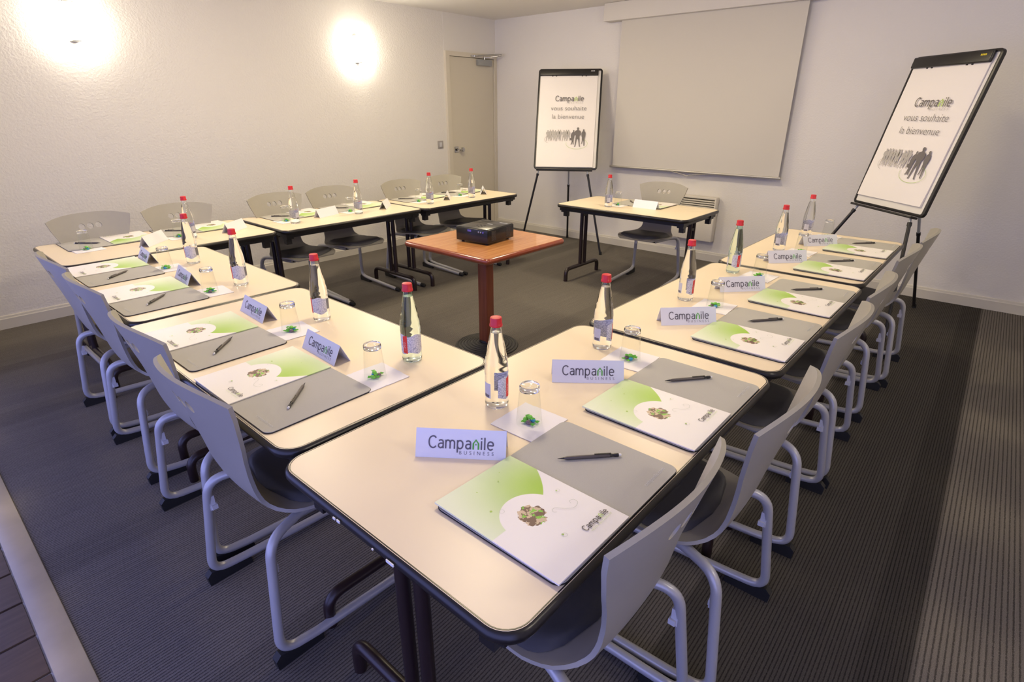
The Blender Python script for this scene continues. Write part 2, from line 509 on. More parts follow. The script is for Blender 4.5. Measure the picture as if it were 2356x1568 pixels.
def logo_letters():
    """rounded word mark: list of (polygons of one letter, is it the green house-shaped one)"""
    w = 0.19; out = []
    out.append((ribbon(crom([(1.0, 1.22), (0.82, 1.42), (0.5, 1.44), (0.2, 1.2), (0.10, 0.74), (0.2, 0.26), (0.5, 0.0), (0.82, 0.03), (1.0, 0.22)]), w), False))
    def a_at(x):
        q = ribbon(crom([(x + 0.10, 0.90), (x + 0.36, 1.0), (x + 0.60, 0.92), (x + 0.68, 0.70), (x + 0.68, 0.35), (x + 0.68, -0.06)]), w)
        q += ribbon(crom([(x + 0.68, 0.56), (x + 0.36, 0.57), (x + 0.12, 0.45), (x + 0.10, 0.18), (x + 0.30, 0.01), (x + 0.52, 0.06), (x + 0.68, 0.24)]), w)
        return q
    out.append((a_at(1.25), False))
    x = 2.27
    g = ribbon([(x, -0.06), (x, 0.5), (x, 1.05)], w)
    for k in (0, 0.56):
        g += ribbon(crom([(x + k, 0.72), (x + k + 0.14, 0.96), (x + k + 0.34, 0.99), (x + k + 0.53, 0.84), (x + k + 0.56, 0.6), (x + k + 0.56, 0.3), (x + k + 0.56, -0.06)]), w)
    out.append((g, False))
    x = 3.78
    g = ribbon([(x, -0.52), (x, 0.3), (x, 1.05)], w)
    g += ribbon(crom([(x, 0.72), (x + 0.16, 0.95), (x + 0.42, 0.98), (x + 0.64, 0.78), (x + 0.68, 0.48), (x + 0.62, 0.18), (x + 0.40, -0.01), (x + 0.16, 0.04), (x, 0.26)]), w)
    out.append((g, False)); out.append((a_at(4.78), False))
    x = 5.82
    g = ribbon([(x, -0.06), (x, 0.4), (x, 0.74)], w * 1.1) + ribbon([(x + 0.66, -0.06), (x + 0.66, 0.4), (x + 0.66, 0.74)], w * 1.1)
    g += [[(x - 0.11, 0.70), (x + 0.08, 0.70), (x + 0.33, 1.02), (x + 0.33, 1.27)], [(x + 0.77, 0.70), (x + 0.33, 1.27), (x + 0.33, 1.02), (x + 0.58, 0.70)]]
    g += [[(x + 0.25, 0.48), (x + 0.41, 0.48), (x + 0.41, 0.66), (x + 0.25, 0.66)]]
    out.append((g, True))
    x = 6.86
    out.append((ribbon([(x, -0.06), (x, 0.5), (x, 1.05)], w) + [[(x - 0.1, 1.25), (x + 0.1, 1.25), (x + 0.1, 1.45), (x - 0.1, 1.45)]], False))
    x = 7.28
    out.append((ribbon([(x, -0.06), (x, 0.7), (x, 1.5)], w), False))
    x = 7.62
    out.append((ribbon(crom([(x + 0.06, 0.52), (x + 0.42, 0.52), (x + 0.74, 0.54), (x + 0.68, 0.86), (x + 0.40, 1.0), (x + 0.14, 0.86), (x + 0.05, 0.50), (x + 0.14, 0.14), (x + 0.40, -0.02), (x + 0.70, 0.10)]), w), False))
    return out
_LOGO = logo_letters()
LOGO_W = 8.4
_LM = {}
def put_logo(width, ink, green, parent, mtx, split):
    """the word mark, letter by letter where the photo shows the letters apart, else joined"""
    key = (width, ink.name, green.name, split)
    if key not in _LM:
        k = width / LOGO_W; ms = []
        scl = lambda polys: [[(p[0] * k, p[1] * k) for p in q] for q in polys]
        if split:
            for polys, gr in _LOGO:
                me = flat_mesh(scl(polys), 'letter'); me.materials.append(green if gr else ink); ms.append(me)
        else:
            for want in (False, True):
                me = flat_mesh(scl([q for polys, gr in _LOGO if gr == want for q in polys]), 'word_mark'); me.materials.append(green if want else ink); ms.append(me)
        _LM[key] = ms
    for me in _LM[key]:
        o = put_text('letter' if split else 'word_mark', me, None, parent, mtx)
        if not split: o['kind'] = 'stuff'

def put_text(name, me, m, parent, mtx):
    if m is not None and not me.materials: me.materials.append(m)
    o = bpy.data.objects.new(name, me); C.objects.link(o); o.parent = parent; o.matrix_local = mtx
    if name == 'lettering': o['kind'] = 'stuff'
    return o

# ================================================================== THE ROOM
XB, YL, ZC = 5.758, 5.323, 2.505          # back wall, left wall, ceiling
YR = -1.20                                 # right wall (outside the view)
T = 0.15

def simple(name, x0, x1, y0, y1, z0, z1, m, bevel=0.0):
    return link(name, box_mesh(x0, x1, y0, y1, z0, z1, bevel), m)

fl = struct(link('floor', box_mesh(0.04, XB + T, YR - T, YL + T, -0.12, 0.0), M_carpet))
struct(simple('ceiling', -0.25, XB + T, YR - T, YL + T, ZC, ZC + 0.15, M_ceiling))
struct(simple('wall_left', -0.25, XB + T, YL, YL + T, -0.1, ZC, M_wall))
struct(simple('wall_back', XB, XB + T, YR, YL, -0.1, ZC, M_wall_back))
struct(simple('wall_right', -0.25, XB + T, YR - T, YR, -0.1, ZC, M_wall_back))
# front wall with the wide terrace opening that the camera stands in
bm = bmesh.new()
add_box(bm, -0.25, 0.02, YR, -0.95, -0.1, ZC); add_box(bm, -0.25, 0.02, 4.35, YL, -0.1, ZC); add_box(bm, -0.25, 0.02, -0.95, 4.35, 2.25, ZC)
struct(link('wall_front', mesh_of(bm), M_wall_smooth))
struct(link('trim_1', box_mesh(-0.036, 0.045, -0.95, 4.35, -0.02, 0.006, 0.004), M_thresh))

# terrace of dark wood-look tiles with white joints
ter = struct(link('floor', box_mesh(-2.2, -0.036, -1.4, 4.9, -0.14, -0.012), M_grout))
tile_me = None
for i in range(-13, 16):
    y0 = 1.923 + 0.1868 * i
    for j in range(2):
        if y0 < -1.3 or y0 > 4.6: continue
        if tile_me is None:
            tile_me = box_mesh(0, 1.06, 0.004, 0.1828, -0.012, -0.004, 0.0015, 1)
        link('tile', tile_me, M_tile, ter, (-0.04 - 1.068 * (j + 1) + 0.008, y0, 0))

struct(link('ceiling', box_mesh(-1.9, -0.25, -1.4, 4.9, 2.30, 2.42), M_wall_smooth))      # unseen porch roof, added to keep high blue skylight off the near tables

def skirting(name, L, m):
    """profile: tall flat board with a small rounded ledge on top, along +x"""
    prof = [(0, 0), (0.017, 0), (0.017, 0.074), (0.013, 0.080), (0.010, 0.093), (0.006, 0.097), (0, 0.097)]
    bm = bmesh.new(); ends = []
    for x in (0, L):
        ends.append([bm.verts.new((x, -p[0], p[1])) for p in prof])
    n = len(prof)
    for k in range(n): bm.faces.new((ends[0][k], ends[0][(k + 1) % n], ends[1][(k + 1) % n], ends[1][k]))
    bm.faces.new(ends[0]); bm.faces.new(list(reversed(ends[1])))
    return struct(link(name, mesh_of(bm), m))
o = skirting('baseboard_left', 4.885 - 0.02, M_base); o.location = (0.02, YL, 0)
o = skirting('baseboard_back', YL - YR, M_base); o.location = (XB, YL, 0); o.rotation_euler = (0, 0, -PI / 2)
o = skirting('baseboard_right', XB - 0.02, M_base); o.location = (XB, YR, 0); o.rotation_euler = (0, 0, PI)

# ---- door in the far corner of the left wall
door = struct(link('door_1', box_mesh(4.95, 5.702, YL - 0.018, YL - 0.001, 0.006, 2.062, 0.002, 1), M_door))
bm = bmesh.new()
add_box(bm, 4.887, 4.946, YL - 0.034, YL, 0, 2.115); add_box(bm, 5.706, 5.756, YL - 0.034, YL, 0, 2.115); add_box(bm, 4.946, 5.706, YL - 0.034, YL, 2.066, 2.115)
link('door_frame', mesh_of(bm), M_doorframe, door)
link('jamb_gap', box_mesh(4.946, 5.706, YL - 0.002, YL - 0.0005, 0, 2.066), M_dark_gap, door)
for z in (1.86, 1.01, 0.16):
    link('hinge', lathe_mesh([(0.008, -0.045), (0.008, 0.045)], 10), M_doorframe, door, (5.712, YL - 0.036, z))
hp = link('handle_plate', box_mesh(4.985, 5.055, YL - 0.024, YL - 0.018, 0.995, 1.065, 0.004), M_chrome, door)
bm = bmesh.new(); add_lathe(bm, [(0.008, 0), (0.010, 0.025), (0.026, 0.032), (0.030, 0.048), (0.026, 0.064), (0.012, 0.070)], 20)
kn = link('knob', mesh_of(bm, 'knob', True, 40), M_chrome, hp, (5.075, YL - 0.024, 1.03)); kn.rotation_euler = (PI / 2, 0, 0)
bm = bmesh.new(); add_lathe(bm, [(0.013, 0), (0.013, 0.004)], 14)
kh = link('keyhole', mesh_of(bm), M_black, hp, (5.008, YL - 0.0235, 1.03)); kh.rotation_euler = (PI / 2, 0, 0)
link('closer_body', box_mesh(5.40, 5.64, YL - 0.065, YL - 0.018, 1.985, 2.052, 0.004), M_closer, door)
bm = bmesh.new()
add_box(bm, 5.29, 5.36, YL - 0.052, YL - 0.034, 2.072, 2.092)
add_tube(bm, [(5.34, YL - 0.055, 2.085), (5.50, YL - 0.13, 2.098), (5.66, YL - 0.20, 2.108)], 0.008, 8)
add_tube(bm, [(5.66, YL - 0.20, 2.098), (5.58, YL - 0.12, 2.082), (5.52, YL - 0.05, 2.072)], 0.008, 8)
add_tube(bm, [(5.52, YL - 0.045, 2.045), (5.52, YL - 0.045, 2.088)], 0.010, 8)
link('closer_arm', mesh_of(bm, 'arm', True, 50), M_chrome, door)
# smooth flush panel over the door, with its vertical joint
struct(simple('trim_2', 4.889, XB, YL - 0.004, YL, 2.115, ZC, M_wall_smooth))

# ---- light switch
sw = empty('light_switch', (4.772, YL, 1.098)); tag(sw, 'small grey light switch on the wall beside the door', 'switch')
link('switch_plate', box_mesh(-0.043, 0.043, -0.010, 0, -0.043, 0.043, 0.004), M_switch, sw)
link('rocker', box_mesh(-0.020, 0.020, -0.014, -0.009, -0.026, 0.026, 0.003), M_clip, sw)

# ---- wall lamps on the left wall
def sconce(x, y, z, rotz, label):
    t = empty('wall_lamp', (x, y, z), rotz); tag(t, label, 'lamp', 'wall lamps')
    # local: wall at y=0, room towards -y; curved glass shade held off the wall by a bracket
    bm = bmesh.new(); n = 14; R = 0.20; half = math.radians(40)
    rows = []
    for zz in (-0.105, 0.105):
        for rr in (R, R - 0.006):
            rows.append([bm.verts.new((rr * math.sin(-half + 2 * half * k / n), 0.083 - rr * math.cos(-half + 2 * half * k / n), zz)) for k in range(n + 1)])
    lo_o, lo_i, hi_o, hi_i = rows
    for k in range(n):
        bm.faces.new((lo_o[k], lo_o[k + 1], hi_o[k + 1], hi_o[k])); bm.faces.new((lo_i[k + 1], lo_i[k], hi_i[k], hi_i[k + 1]))
        bm.faces.new((hi_o[k], hi_o[k + 1], hi_i[k + 1], hi_i[k])); bm.faces.new((lo_o[k + 1], lo_o[k], lo_i[k], lo_i[k + 1]))
    for k in (0, n): bm.faces.new((lo_o[k], hi_o[k], hi_i[k], lo_i[k]))
    link('shade', mesh_of(bm, 'shade', True, 40), M_lamp, t)
    link('bracket', box_mesh(-0.03, 0.03, -0.10, -0.0, -0.122, -0.114, 0.002, 1), M_closer, t)
    link('bracket', box_mesh(-0.04, 0.04, -0.105, -0.0, 0.114, 0.122, 0.002, 1), M_closer, t)
    link('back_plate', box_mesh(-0.03, 0.03, -0.012, 0.0, -0.114, 0.114, 0.003, 1), M_closer, t)
    return t
sconce(1.32, YL, 2.06, 0, 'glowing curved wall lamp at the far left of the left wall')
sconce(3.70, YL, 2.045, 0, 'glowing curved wall lamp on the left wall nearer the door')

sconce(3.70, YR, 2.06, PI, 'glowing curved wall lamp on the right wall by the leaning flipchart')
sconce(1.32, YR, 2.06, PI, 'glowing curved wall lamp on the right wall nearest the camera')

# ---- round opal ceiling lamps (above the frame)
def ceiling_lamp(x, y, label):
    t = empty('ceiling_lamp', (x, y, ZC)); tag(t, label, 'lamp', 'round ceiling lamps')
    link('rim', lathe_mesh([(0.185, -0.022), (0.190, -0.020), (0.190, -0.0005), (0.10, -0.0005)], 32, 'rim', False, False), M_white, t)
    link('diffuser', lathe_mesh([(0.0001, -0.070), (0.06, -0.067), (0.11, -0.058), (0.15, -0.043), (0.178, -0.022)], 32, 'dome', False, False), M_lamp_ceil, t)
ceiling_lamp(1.75, 1.75, 'round opal ceiling lamp above the open floor near the camera')
ceiling_lamp(1.75, 3.65, 'round opal ceiling lamp above the left end of the wall row')
ceiling_lamp(3.85, 1.75, 'round opal ceiling lamp above the far half of the right row')
ceiling_lamp(3.85, 3.65, 'round opal ceiling lamp near the door and the flipchart')

# ---- projection screen on the back wall
sc = empty('projection_screen', (5.69, 2.57, 2.40)); tag(sc, 'pulled-down pale projection screen with white case on the back wall', 'projection screen')
def sp(name, x0, x1, y0, y1, z0, z1, m, bevel=0.0):
    return link(name, box_mesh(x0 - 5.69, x1 - 5.69, y0 - 2.57, y1 - 2.57, z0 - 2.40, z1 - 2.40, bevel), m, sc)
sp('case', 5.628, XB - 0.001, 1.45, 3.655, 2.338, ZC - 0.002, M_screen_box, 0.004)
sp('fabric', 5.684, 5.686, 1.665, 3.465, 0.905, 2.36, M_screen)
bm = bmesh.new(); add_tube(bm, [(0, 1.645 - 2.57, 0.90 - 2.40), (0, 3.495 - 2.57, 0.90 - 2.40)], 0.012, 12)
br = link('bottom_bar', mesh_of(bm, 'bar', True, 50), M_alu, sc, (-0.005, 0, 0))
bm = bmesh.new(); add_tube(bm, fillet([(-0.012, 0.17, -1.508), (-0.012, 0.02, -1.532), (-0.012, 0.0, -1.54), (-0.012, -0.02, -1.534), (-0.012, -0.2, -1.510)], 0.02), 0.0025, 6)
add_box(bm, -0.018, -0.008, -0.015, 0.015, -1.546, -1.538)
link('pull_cord', mesh_of(bm), M_alu, sc)

# ---- electric heater under the screen
ht = empty('wall_heater', (XB, 2.535, 0.22)); tag(ht, 'cream electric wall heater with slatted grille behind the single desk chair', 'heater')
link('body', box_mesh(-0.098, -0.018, -0.315, 0.315, 0.0, 0.245, 0.008), M_heater, ht)
link('bracket', box_mesh(-0.0185, 0, -0.2, 0.2, 0.08, 0.36), M_closer, ht)
link('back_panel', box_mesh(-0.050, -0.018, -0.315, 0.315, 0.24, 0.43), M_dark_gap, ht)
link('top_cover', box_mesh(-0.098, -0.018, -0.315, 0.315, 0.425, 0.447, 0.006), M_heater, ht)
for s in (-1, 1):
    link('end_cover', box_mesh(-0.098, -0.018, s * 0.315 - 0.008, s * 0.315 + 0.008, 0.0, 0.447, 0.004), M_heater, ht)
slat = box_mesh(-0.098, -0.055, -0.308, 0.308, -0.006, 0.006)
for k in range(8):
    link('slat', slat, M_heater, ht, (0, 0, 0.258 + k * 0.0215))

# ================================================================== TABLES
TH = 0.715
def table(label, cx, cy, rot, L, W):
    t = empty('folding_table', (cx, cy, 0), rot); tag(t, label, 'table', 'folding conference tables')
    r = 0.055
    link('tabletop', prism_mesh(rrect(L, W, r, 8), TH - 0.026, TH, 'tabletop'), M_lam, t)
    # rounded black edging swept around the top
    base = rrect(L, W, r, 8); n = len(base); cen = []
    bm = bmesh.new(); rings = []
    prof = [(-0.006, TH - 0.001), (-0.003, TH + 0.0006), (0.005, TH - 0.002), (0.0095, TH - 0.010), (0.0095, TH - 0.017), (0.006, TH - 0.025), (-0.004, TH - 0.029)]
    for off, z in prof:
        rings.append([bm.verts.new((p[0], p[1], z)) for p in rrect(L + 2 * off, W + 2 * off, r + off, 8)])
    for a, b in zip(rings, rings[1:] + rings[:1]):
        for k in range(n): bm.faces.new((a[k], a[(k + 1) % n], b[(k + 1) % n], b[k]))
    link('edge_band', mesh_of(bm, 'edge', True, 60), M_edge, t)
    zf = TH - 0.027
    for s in (-1, 1):
        link('side_rail', box_mesh(-L / 2 + 0.07, L / 2 - 0.07, s * (W / 2 - 0.045) - 0.012, s * (W / 2 - 0.045) + 0.012, zf - 0.032, zf), M_black, t)
        link('end_rail', box_mesh(s * (L / 2 - 0.045) - 0.012, s * (L / 2 - 0.045) + 0.012, -W / 2 + 0.058, W / 2 - 0.058, zf - 0.032, zf), M_black, t)
    for s in (-1, 1):
        x = s * (L / 2 - 0.085)
        for v in (-0.034, 0.034):
            link('leg', tube_mesh([(x, v, 0.112), (x, v, zf - 0.03)], 0.0175, 12), M_steel_dark, t)
        hw = min(0.285, W / 2 - 0.07)
        path = fillet([(x, -hw, 0.0), (x, -hw, 0.112), (x, hw, 0.112), (x, hw, 0.0)], 0.085, 8)
        link('foot', tube_mesh(path, 0.0185, 12), M_steel_dark, t)
        link('brace', tube_mesh([(x, 0, 0.59), (x - s * 0.17, 0, zf - 0.006)], 0.008, 8), M_steel_dark, t)
        link('latch', box_mesh(x - 0.012, x + 0.012, -0.03, 0.03, 0.575, 0.60, 0.004), M_black, t)
        link('cross_bar', box_mesh(x - 0.014, x + 0.014, -W / 2 + 0.05, W / 2 - 0.05, zf - 0.03, zf - 0.002), M_black, t)
        for v in (-1, 1):
            bm = bmesh.new()
            xx, yy = s * (L / 2 - 0.055), v * (W / 2 - 0.075)
            add_box(bm, xx - 0.034, xx + 0.034, yy - 0.045, yy + 0.045, zf - 0.03, zf)
            add_box(bm, xx - 0.026, xx + 0.026, yy - 0.030, yy + 0.034, zf - 0.045, zf - 0.03)
            add_box(bm, xx - 0.020, xx + 0.020, yy - v * 0.012 - 0.019, yy - v * 0.012 + 0.019, zf - 0.085, zf - 0.045)
            link('corner_clip', mesh_of(bm), M_black, t)
    return t

t1 = table('cream folding table nearest the camera, at front of the right row', 1.101, 0.7835, 0, 1.258, 0.733)
table('cream folding table in the middle of the right row', 2.387, 0.7795, 0, 1.250, 0.729)
table('cream folding table at the far end of the right row beside the leaning flipchart', 3.661, 0.782, 0, 1.222, 0.712)
table('cream folding table in the left row nearest the camera, touching the front table', 0.876, 1.811, PI / 2 - 0.012, 1.270, 0.735)
table('cream folding table in the left row next to the sconce wall row', 0.926, 3.077, PI / 2 - 0.016, 1.210, 0.722)
table('cream folding table at the left end of the row along the left wall', 1.205, 4.080, 0, 1.212, 0.710)
table('cream folding table in the middle of the row along the left wall', 2.477, 4.068, 0, 1.240, 0.710)
table('cream folding table at the door end of the row along the left wall', 3.722, 4.050, 0, 1.204, 0.710)
table('single cream folding desk in front of the projection screen', 4.398, 2.418, PI / 2, 1.226, 0.665)
# paint chips on the edge of the nearest table
for (x, y, w, h) in ((-0.6425, 0.10, 0.006, 0.010), (-0.643, 0.115, 0.005, 0.008), (-0.643, -0.075, 0.006, 0.022), (-0.643, -0.02, 0.003, 0.004), (-0.632, 0.30, 0.006, 0.012)):
    link('edge_chip', box_mesh(x - 0.001, x + 0.0015, y - h / 2, y + h / 2, TH - 0.012 - w / 2, TH - 0.012 + w / 2), M_white, t1)

# ================================================================== CHAIRS
PROFILE = [(-0.048, 0.882), (-0.022, 0.79), (0.006, 0.69), (0.030, 0.595), (0.047, 0.525), (0.065, 0.480), (0.095, 0.452), (0.14, 0.440), (0.20, 0.437), (0.30, 0.445), (0.40, 0.456), (0.455, 0.455), (0.485, 0.440)]
_S = [0.0]
for a, b in zip(PROFILE, PROFILE[1:]): _S.append(_S[-1] + math.hypot(b[0] - a[0], b[1] - a[1]))
def prof_at(s):
    s = max(0.0, min(s, _S[-1]))
    for i in range(len(_S) - 1):
        if s <= _S[i + 1]:
            t = (s - _S[i]) / (_S[i + 1] - _S[i])
            p0 = PROFILE[max(i - 1, 0)]; p1 = PROFILE[i]; p2 = PROFILE[i + 1]; p3 = PROFILE[min(i + 2, len(PROFILE) - 1)]
            return tuple(0.5 * (2 * p1[j] + (p2[j] - p0[j]) * t + (2 * p0[j] - 5 * p1[j] + 4 * p2[j] - p3[j]) * t * t + (3 * p1[j] - p0[j] - 3 * p2[j] + p3[j]) * t ** 3) for j in (0, 1))
    return PROFILE[-1]
SEAT0 = _S[6]; SEND = _S[-1]
HALF = [(0.0505, 0.230), (0.10, 0.216), (0.17, 0.190), (0.24, 0.164), (0.31, 0.145), (0.37, 0.138), (0.42, 0.143), (0.46, 0.165), (0.50, 0.192), (0.56, 0.208), (0.66, 0.213), (0.76, 0.208), (0.83, 0.185), (0.87, 0.135), (SEND, 0.06)]
def half_at(s):
    for (s0, h0), (s1, h1) in zip(HALF, HALF[1:]):
        if s <= s1:
            t = max(0, (s - s0) / (s1 - s0)); return h0 + (h1 - h0) * t
    return HALF[-1][1]
def shell_point(w, s, off=0.0):
    f, z = prof_at(s)
    f1, z1 = prof_at(s + 0.004); f0, z0 = prof_at(s - 0.004)
    d = Vector((0, f1 - f0, z1 - z0)); d.normalize() if d.length else None
    n = Vector((0, -d.z, d.y)) if d.length else Vector((0, 0, 1))   # towards the sitter: forward for the back, up for the seat
    if n.y < 0 and n.z < 0: n = -n
    k = 1 - max(0.0, min(1.0, (s - 0.20) / 0.28))
    wrap = 0.78 * k * w * w + 0.22 * (1 - k) * w * w
    return Vector((w, f, z)) + n * (wrap + off)

def shell_mesh():
    outline = []
    n = 22
    for i in range(n + 1):                        # arched top, corner to corner
        w = -0.230 + 0.460 * i / n
        outline.append((w, 0.0505 * (w / 0.230) ** 2))
    side = []
    s = 0.0505
    while s < SEND - 0.004:
        s += 0.022 if s < 0.75 else 0.010
        side.append(min(s, SEND))
    outline += [(half_at(s), s) for s in side]
    outline += [(-half_at(s), s) for s in reversed(side)]
    verts = [Vector(p) for p in outline]; edges = [(i, (i + 1) % len(outline)) for i in range(len(outline))]
    holes = []
    for cxh in (-0.046, 0.0, 0.046):
        b = len(verts); m = 18
        for k in range(m): verts.append(Vector((cxh + 0.0175 * math.cos(2 * PI * k / m), 0.088 + 0.0175 * math.sin(2 * PI * k / m))))
        edges += [(b + k, b + (k + 1) % m) for k in range(m)]; holes.append((cxh, 0.088))
    def inside(p):
        c = False; j = len(outline) - 1
        for i in range(len(outline)):
            xi, yi = outline[i]; xj, yj = outline[j]
            if (yi > p[1]) != (yj > p[1]) and p[0] < (xj - xi) * (p[1] - yi) / (yj - yi) + xi: c = not c
            j = i
        return c
    for i in range(-11, 12):
        for j in range(1, 44):
            p = (i * 0.02, j * 0.02)
            if inside(p) and abs(abs(p[0]) - half_at(p[1])) > 0.006 and all(math.hypot(p[0] - h[0], p[1] - h[1]) > 0.021 for h in holes):
                verts.append(Vector(p))
    vo, eo, fo, *_ = delaunay_2d_cdt(verts, edges, [], 0, 1e-6)
    faces = []
    for f in fo:
        cxm = sum(vo[i].x for i in f) / len(f); cym = sum(vo[i].y for i in f) / len(f)
        if inside((cxm, cym)) and all(math.hypot(cxm - h[0], cym - h[1]) > 0.0173 for h in holes): faces.append(tuple(f))
    th = 0.011
    A = [shell_point(v.x, v.y, 0.0) for v in vo]; B = [shell_point(v.x, v.y, -th) for v in vo]
    nv = len(vo); allf = list(faces) + [tuple(reversed([i + nv for i in f])) for f in faces]
    cnt = {}
    for f in faces:
        for a, b in zip(f, f[1:] + f[:1]): cnt[(a, b)] = 1
    for (a, b) in cnt:
        if (b, a) not in cnt: allf.append((b, a, a + nv, b + nv))
    me = bpy.data.meshes.new('chair_shell'); me.from_pydata([tuple(v) for v in A + B], [], allf); me.update()
    bm = bmesh.new(); bm.from_mesh(me)
    loose = [v for v in bm.verts if not v.link_faces]
    bmesh.ops.delete(bm, geom=loose, context='VERTS')
    bmesh.ops.recalc_face_normals(bm, faces=bm.faces[:]); bm.to_mesh(me); bm.free()
    for p in me.polygons: p.use_smooth = True
    me.set_sharp_from_angle(angle=math.radians(42))
    return me

def seat_pad_mesh():
    bm = bmesh.new(); nu, nv_ = 16, 20; grid = []
    s0, s1 = SEAT0 + 0.025, SEND - 0.012
    for j in range(nv_ + 1):
        tj = j / nv_; s = s0 + (s1 - s0) * tj; row = []
        e = 2 * tj - 1
        hw = (half_at(s) - 0.014) * (1 - abs(e) ** 7) ** 0.5 if abs(e) < 1 else 0.0
        hw = max(hw, 0.03)
        for i in range(nu + 1):
            q = 2 * i / nu - 1
            edge = min(1 - abs(q), (1 - abs(e)) * 1.6)
            h = 0.002 + 0.021 * min(1.0, max(0.0, edge) / 0.22) ** 0.5
            row.append(bm.verts.new(shell_point(q * hw, s, h)))
        grid.append(row)
    for a, b in zip(grid, grid[1:]):
        for i in range(nu): bm.faces.new((a[i], a[i + 1], b[i + 1], b[i]))
    return mesh_of(bm, 'seat_pad', True, 70)

SHELL, SEATPAD = shell_mesh(), seat_pad_mesh()
def frame_mesh(s):
    path = fillet([(s * 0.13, 0.36, 0.418), (s * 0.165, 0.14, 0.416), (s * 0.205, 0.030, 0.410), (s * 0.232, -0.012, 0.046), (s * 0.236, 0.10, 0.034), (s * 0.238, 0.53, 0.0165)], [0.2, 0.075, 0.075, 0.4], 8)
    return tube_mesh(path, 0.0145, 12)
def glide_mesh(s):
    bm = bmesh.new()
    pts = [(-0.030, 0.0), (-0.034, 0.034), (-0.018, 0.050), (0.05, 0.030), (0.115, 0.022), (0.115, 0.0)]
    lo = [bm.verts.new((s * 0.234 - 0.013, p[0], p[1])) for p in pts]; hi = [bm.verts.new((s * 0.234 + 0.013, p[0], p[1])) for p in pts]
    n = len(pts); bm.faces.new(lo); bm.faces.new(list(reversed(hi)))
    for k in range(n): bm.faces.new((lo[k], lo[(k + 1) % n], hi[(k + 1) % n], hi[k]))
    return mesh_of(bm)
FRAME = {s: frame_mesh(s) for s in (-1, 1)}
GLIDE = {s: glide_mesh(s) for s in (-1, 1)}
CAPM = {s: tube_mesh([(s * 0.238, 0.515, 0.0175), (s * 0.238, 0.555, 0.0170), (s * 0.238, 0.562, 0.0168)], [0.0172, 0.0172, 0.013], 12) for s in (-1, 1)}
def clip_mesh(s):
    bm = bmesh.new(); add_box(bm, s * 0.203 - 0.006, s * 0.203 + 0.006, 0.020, 0.038, 0.300, 0.350); add_box(bm, s * 0.197 - 0.006, s * 0.197 + 0.006, 0.024, 0.042, 0.302, 0.318)
    return mesh_of(bm)
CLIP = {s: clip_mesh(s) for s in (-1, 1)}
PLATE = box_mesh(-0.14, 0.14, 0.16, 0.36, 0.404, 0.428, 0.006)

def chair(label, x, y, rot, group):
    t = empty('conference_chair', (x, y, 0), rot); tag(t, label, 'chair', group)
    link('shell', SHELL, M_shell, t); link('seat_pad', SEATPAD, M_pad, t); link('seat_plate', PLATE, M_black, t)
    for s in (-1, 1):
        fr = link('side_frame', FRAME[s], M_tube, t)
        link('glide', GLIDE[s], M_rubber, fr); link('end_cap', CAPM[s], M_rubber, fr); link('stacking_clip', CLIP[s], M_clip, fr)
    return t
G_CH = 'grey shell chairs at the tables'
ordn = ['first', 'second', 'third', 'fourth', 'fifth', 'sixth']
for i, (x, y, a) in enumerate(((0.836, 0.333, 0.0), (1.352, 0.285, 0.02), (2.075, 0.298, 0.03), (2.600, 0.308, 0.04), (3.305, 0.312, 0.0), (3.845, 0.290, 0.02))):
    chair('grey shell chair, %s from the camera, right row of tables' % ordn[i], x, y, a, G_CH)
for i, (x, y, a) in enumerate(((0.428, 1.485, 0.0), (0.466, 2.018, 0.01), (0.490, 2.715, 0.0), (0.500, 3.262, 0.0))):
    chair('grey shell chair, %s from the camera, left row of tables' % ordn[i], x, y, -PI / 2 + a, G_CH)
for i, (x, y, a) in enumerate(((0.918, 4.405, 0.02), (1.440, 4.395, -0.04), (2.150, 4.375, 0.03), (2.675, 4.42, -0.03), (3.380, 4.345, -0.02), (3.915, 4.335, -0.03))):
    chair('grey shell chair, %s from the left along the left wall' % ordn[i], x, y, PI + a, G_CH)
chair('grey shell chair behind the single desk in front of the heater', 4.835, 2.395, PI / 2 + 0.06, 'chair at the single desk')

# ================================================================== PLACE SETTINGS
# right-hand vector angle of each seat, origin = middle of the pad on the table edge
PL = {}
def place(key, ox, oy, ang, words): PL[key] = dict(o=(ox, oy), a=ang, w=words)
for k, x, y, i in (('T1a', 0.846, 0.419, 0), ('T1b', 1.400, 0.419, 1), ('T2a', 2.096, 0.417, 2), ('T2b', 2.668, 0.417, 3), ('T3a', 3.357, 0.428, 4), ('T3b', 3.930, 0.428, 5)):
    place(k, x, y, 0.0, '%s place from the camera, right row' % ordn[i])
for k, x, y, i in (('F1a', 0.510, 1.527, 0), ('F1b', 0.530, 2.065, 1), ('F2a', 0.562, 2.812, 2), ('F2b', 0.580, 3.398, 3)):
    place(k, x, y, -PI / 2, '%s place from the camera, left row' % ordn[i])
for k, x, y, i in (('W0a', 0.945, 4.431, 0), ('W0b', 1.470, 4.431, 1), ('W1a', 2.225, 4.421, 2), ('W1b', 2.755, 4.421, 3), ('W2a', 3.455, 4.404, 4), ('W2b', 3.980, 4.404, 5)):
    place(k, x, y, PI, '%s place from left along left wall' % ordn[i])
place('D', 4.729, 2.42, PI / 2, 'the single desk before the screen')

def at(p): return 'at ' + p['w'] if not p['w'].startswith('the single') else 'on ' + p['w']
def loc(p, s, d, z=0.0):
    c, n = math.cos(p['a']), math.sin(p['a'])
    return (p['o'][0] + c * s - n * d, p['o'][1] + n * s + c * d, z)

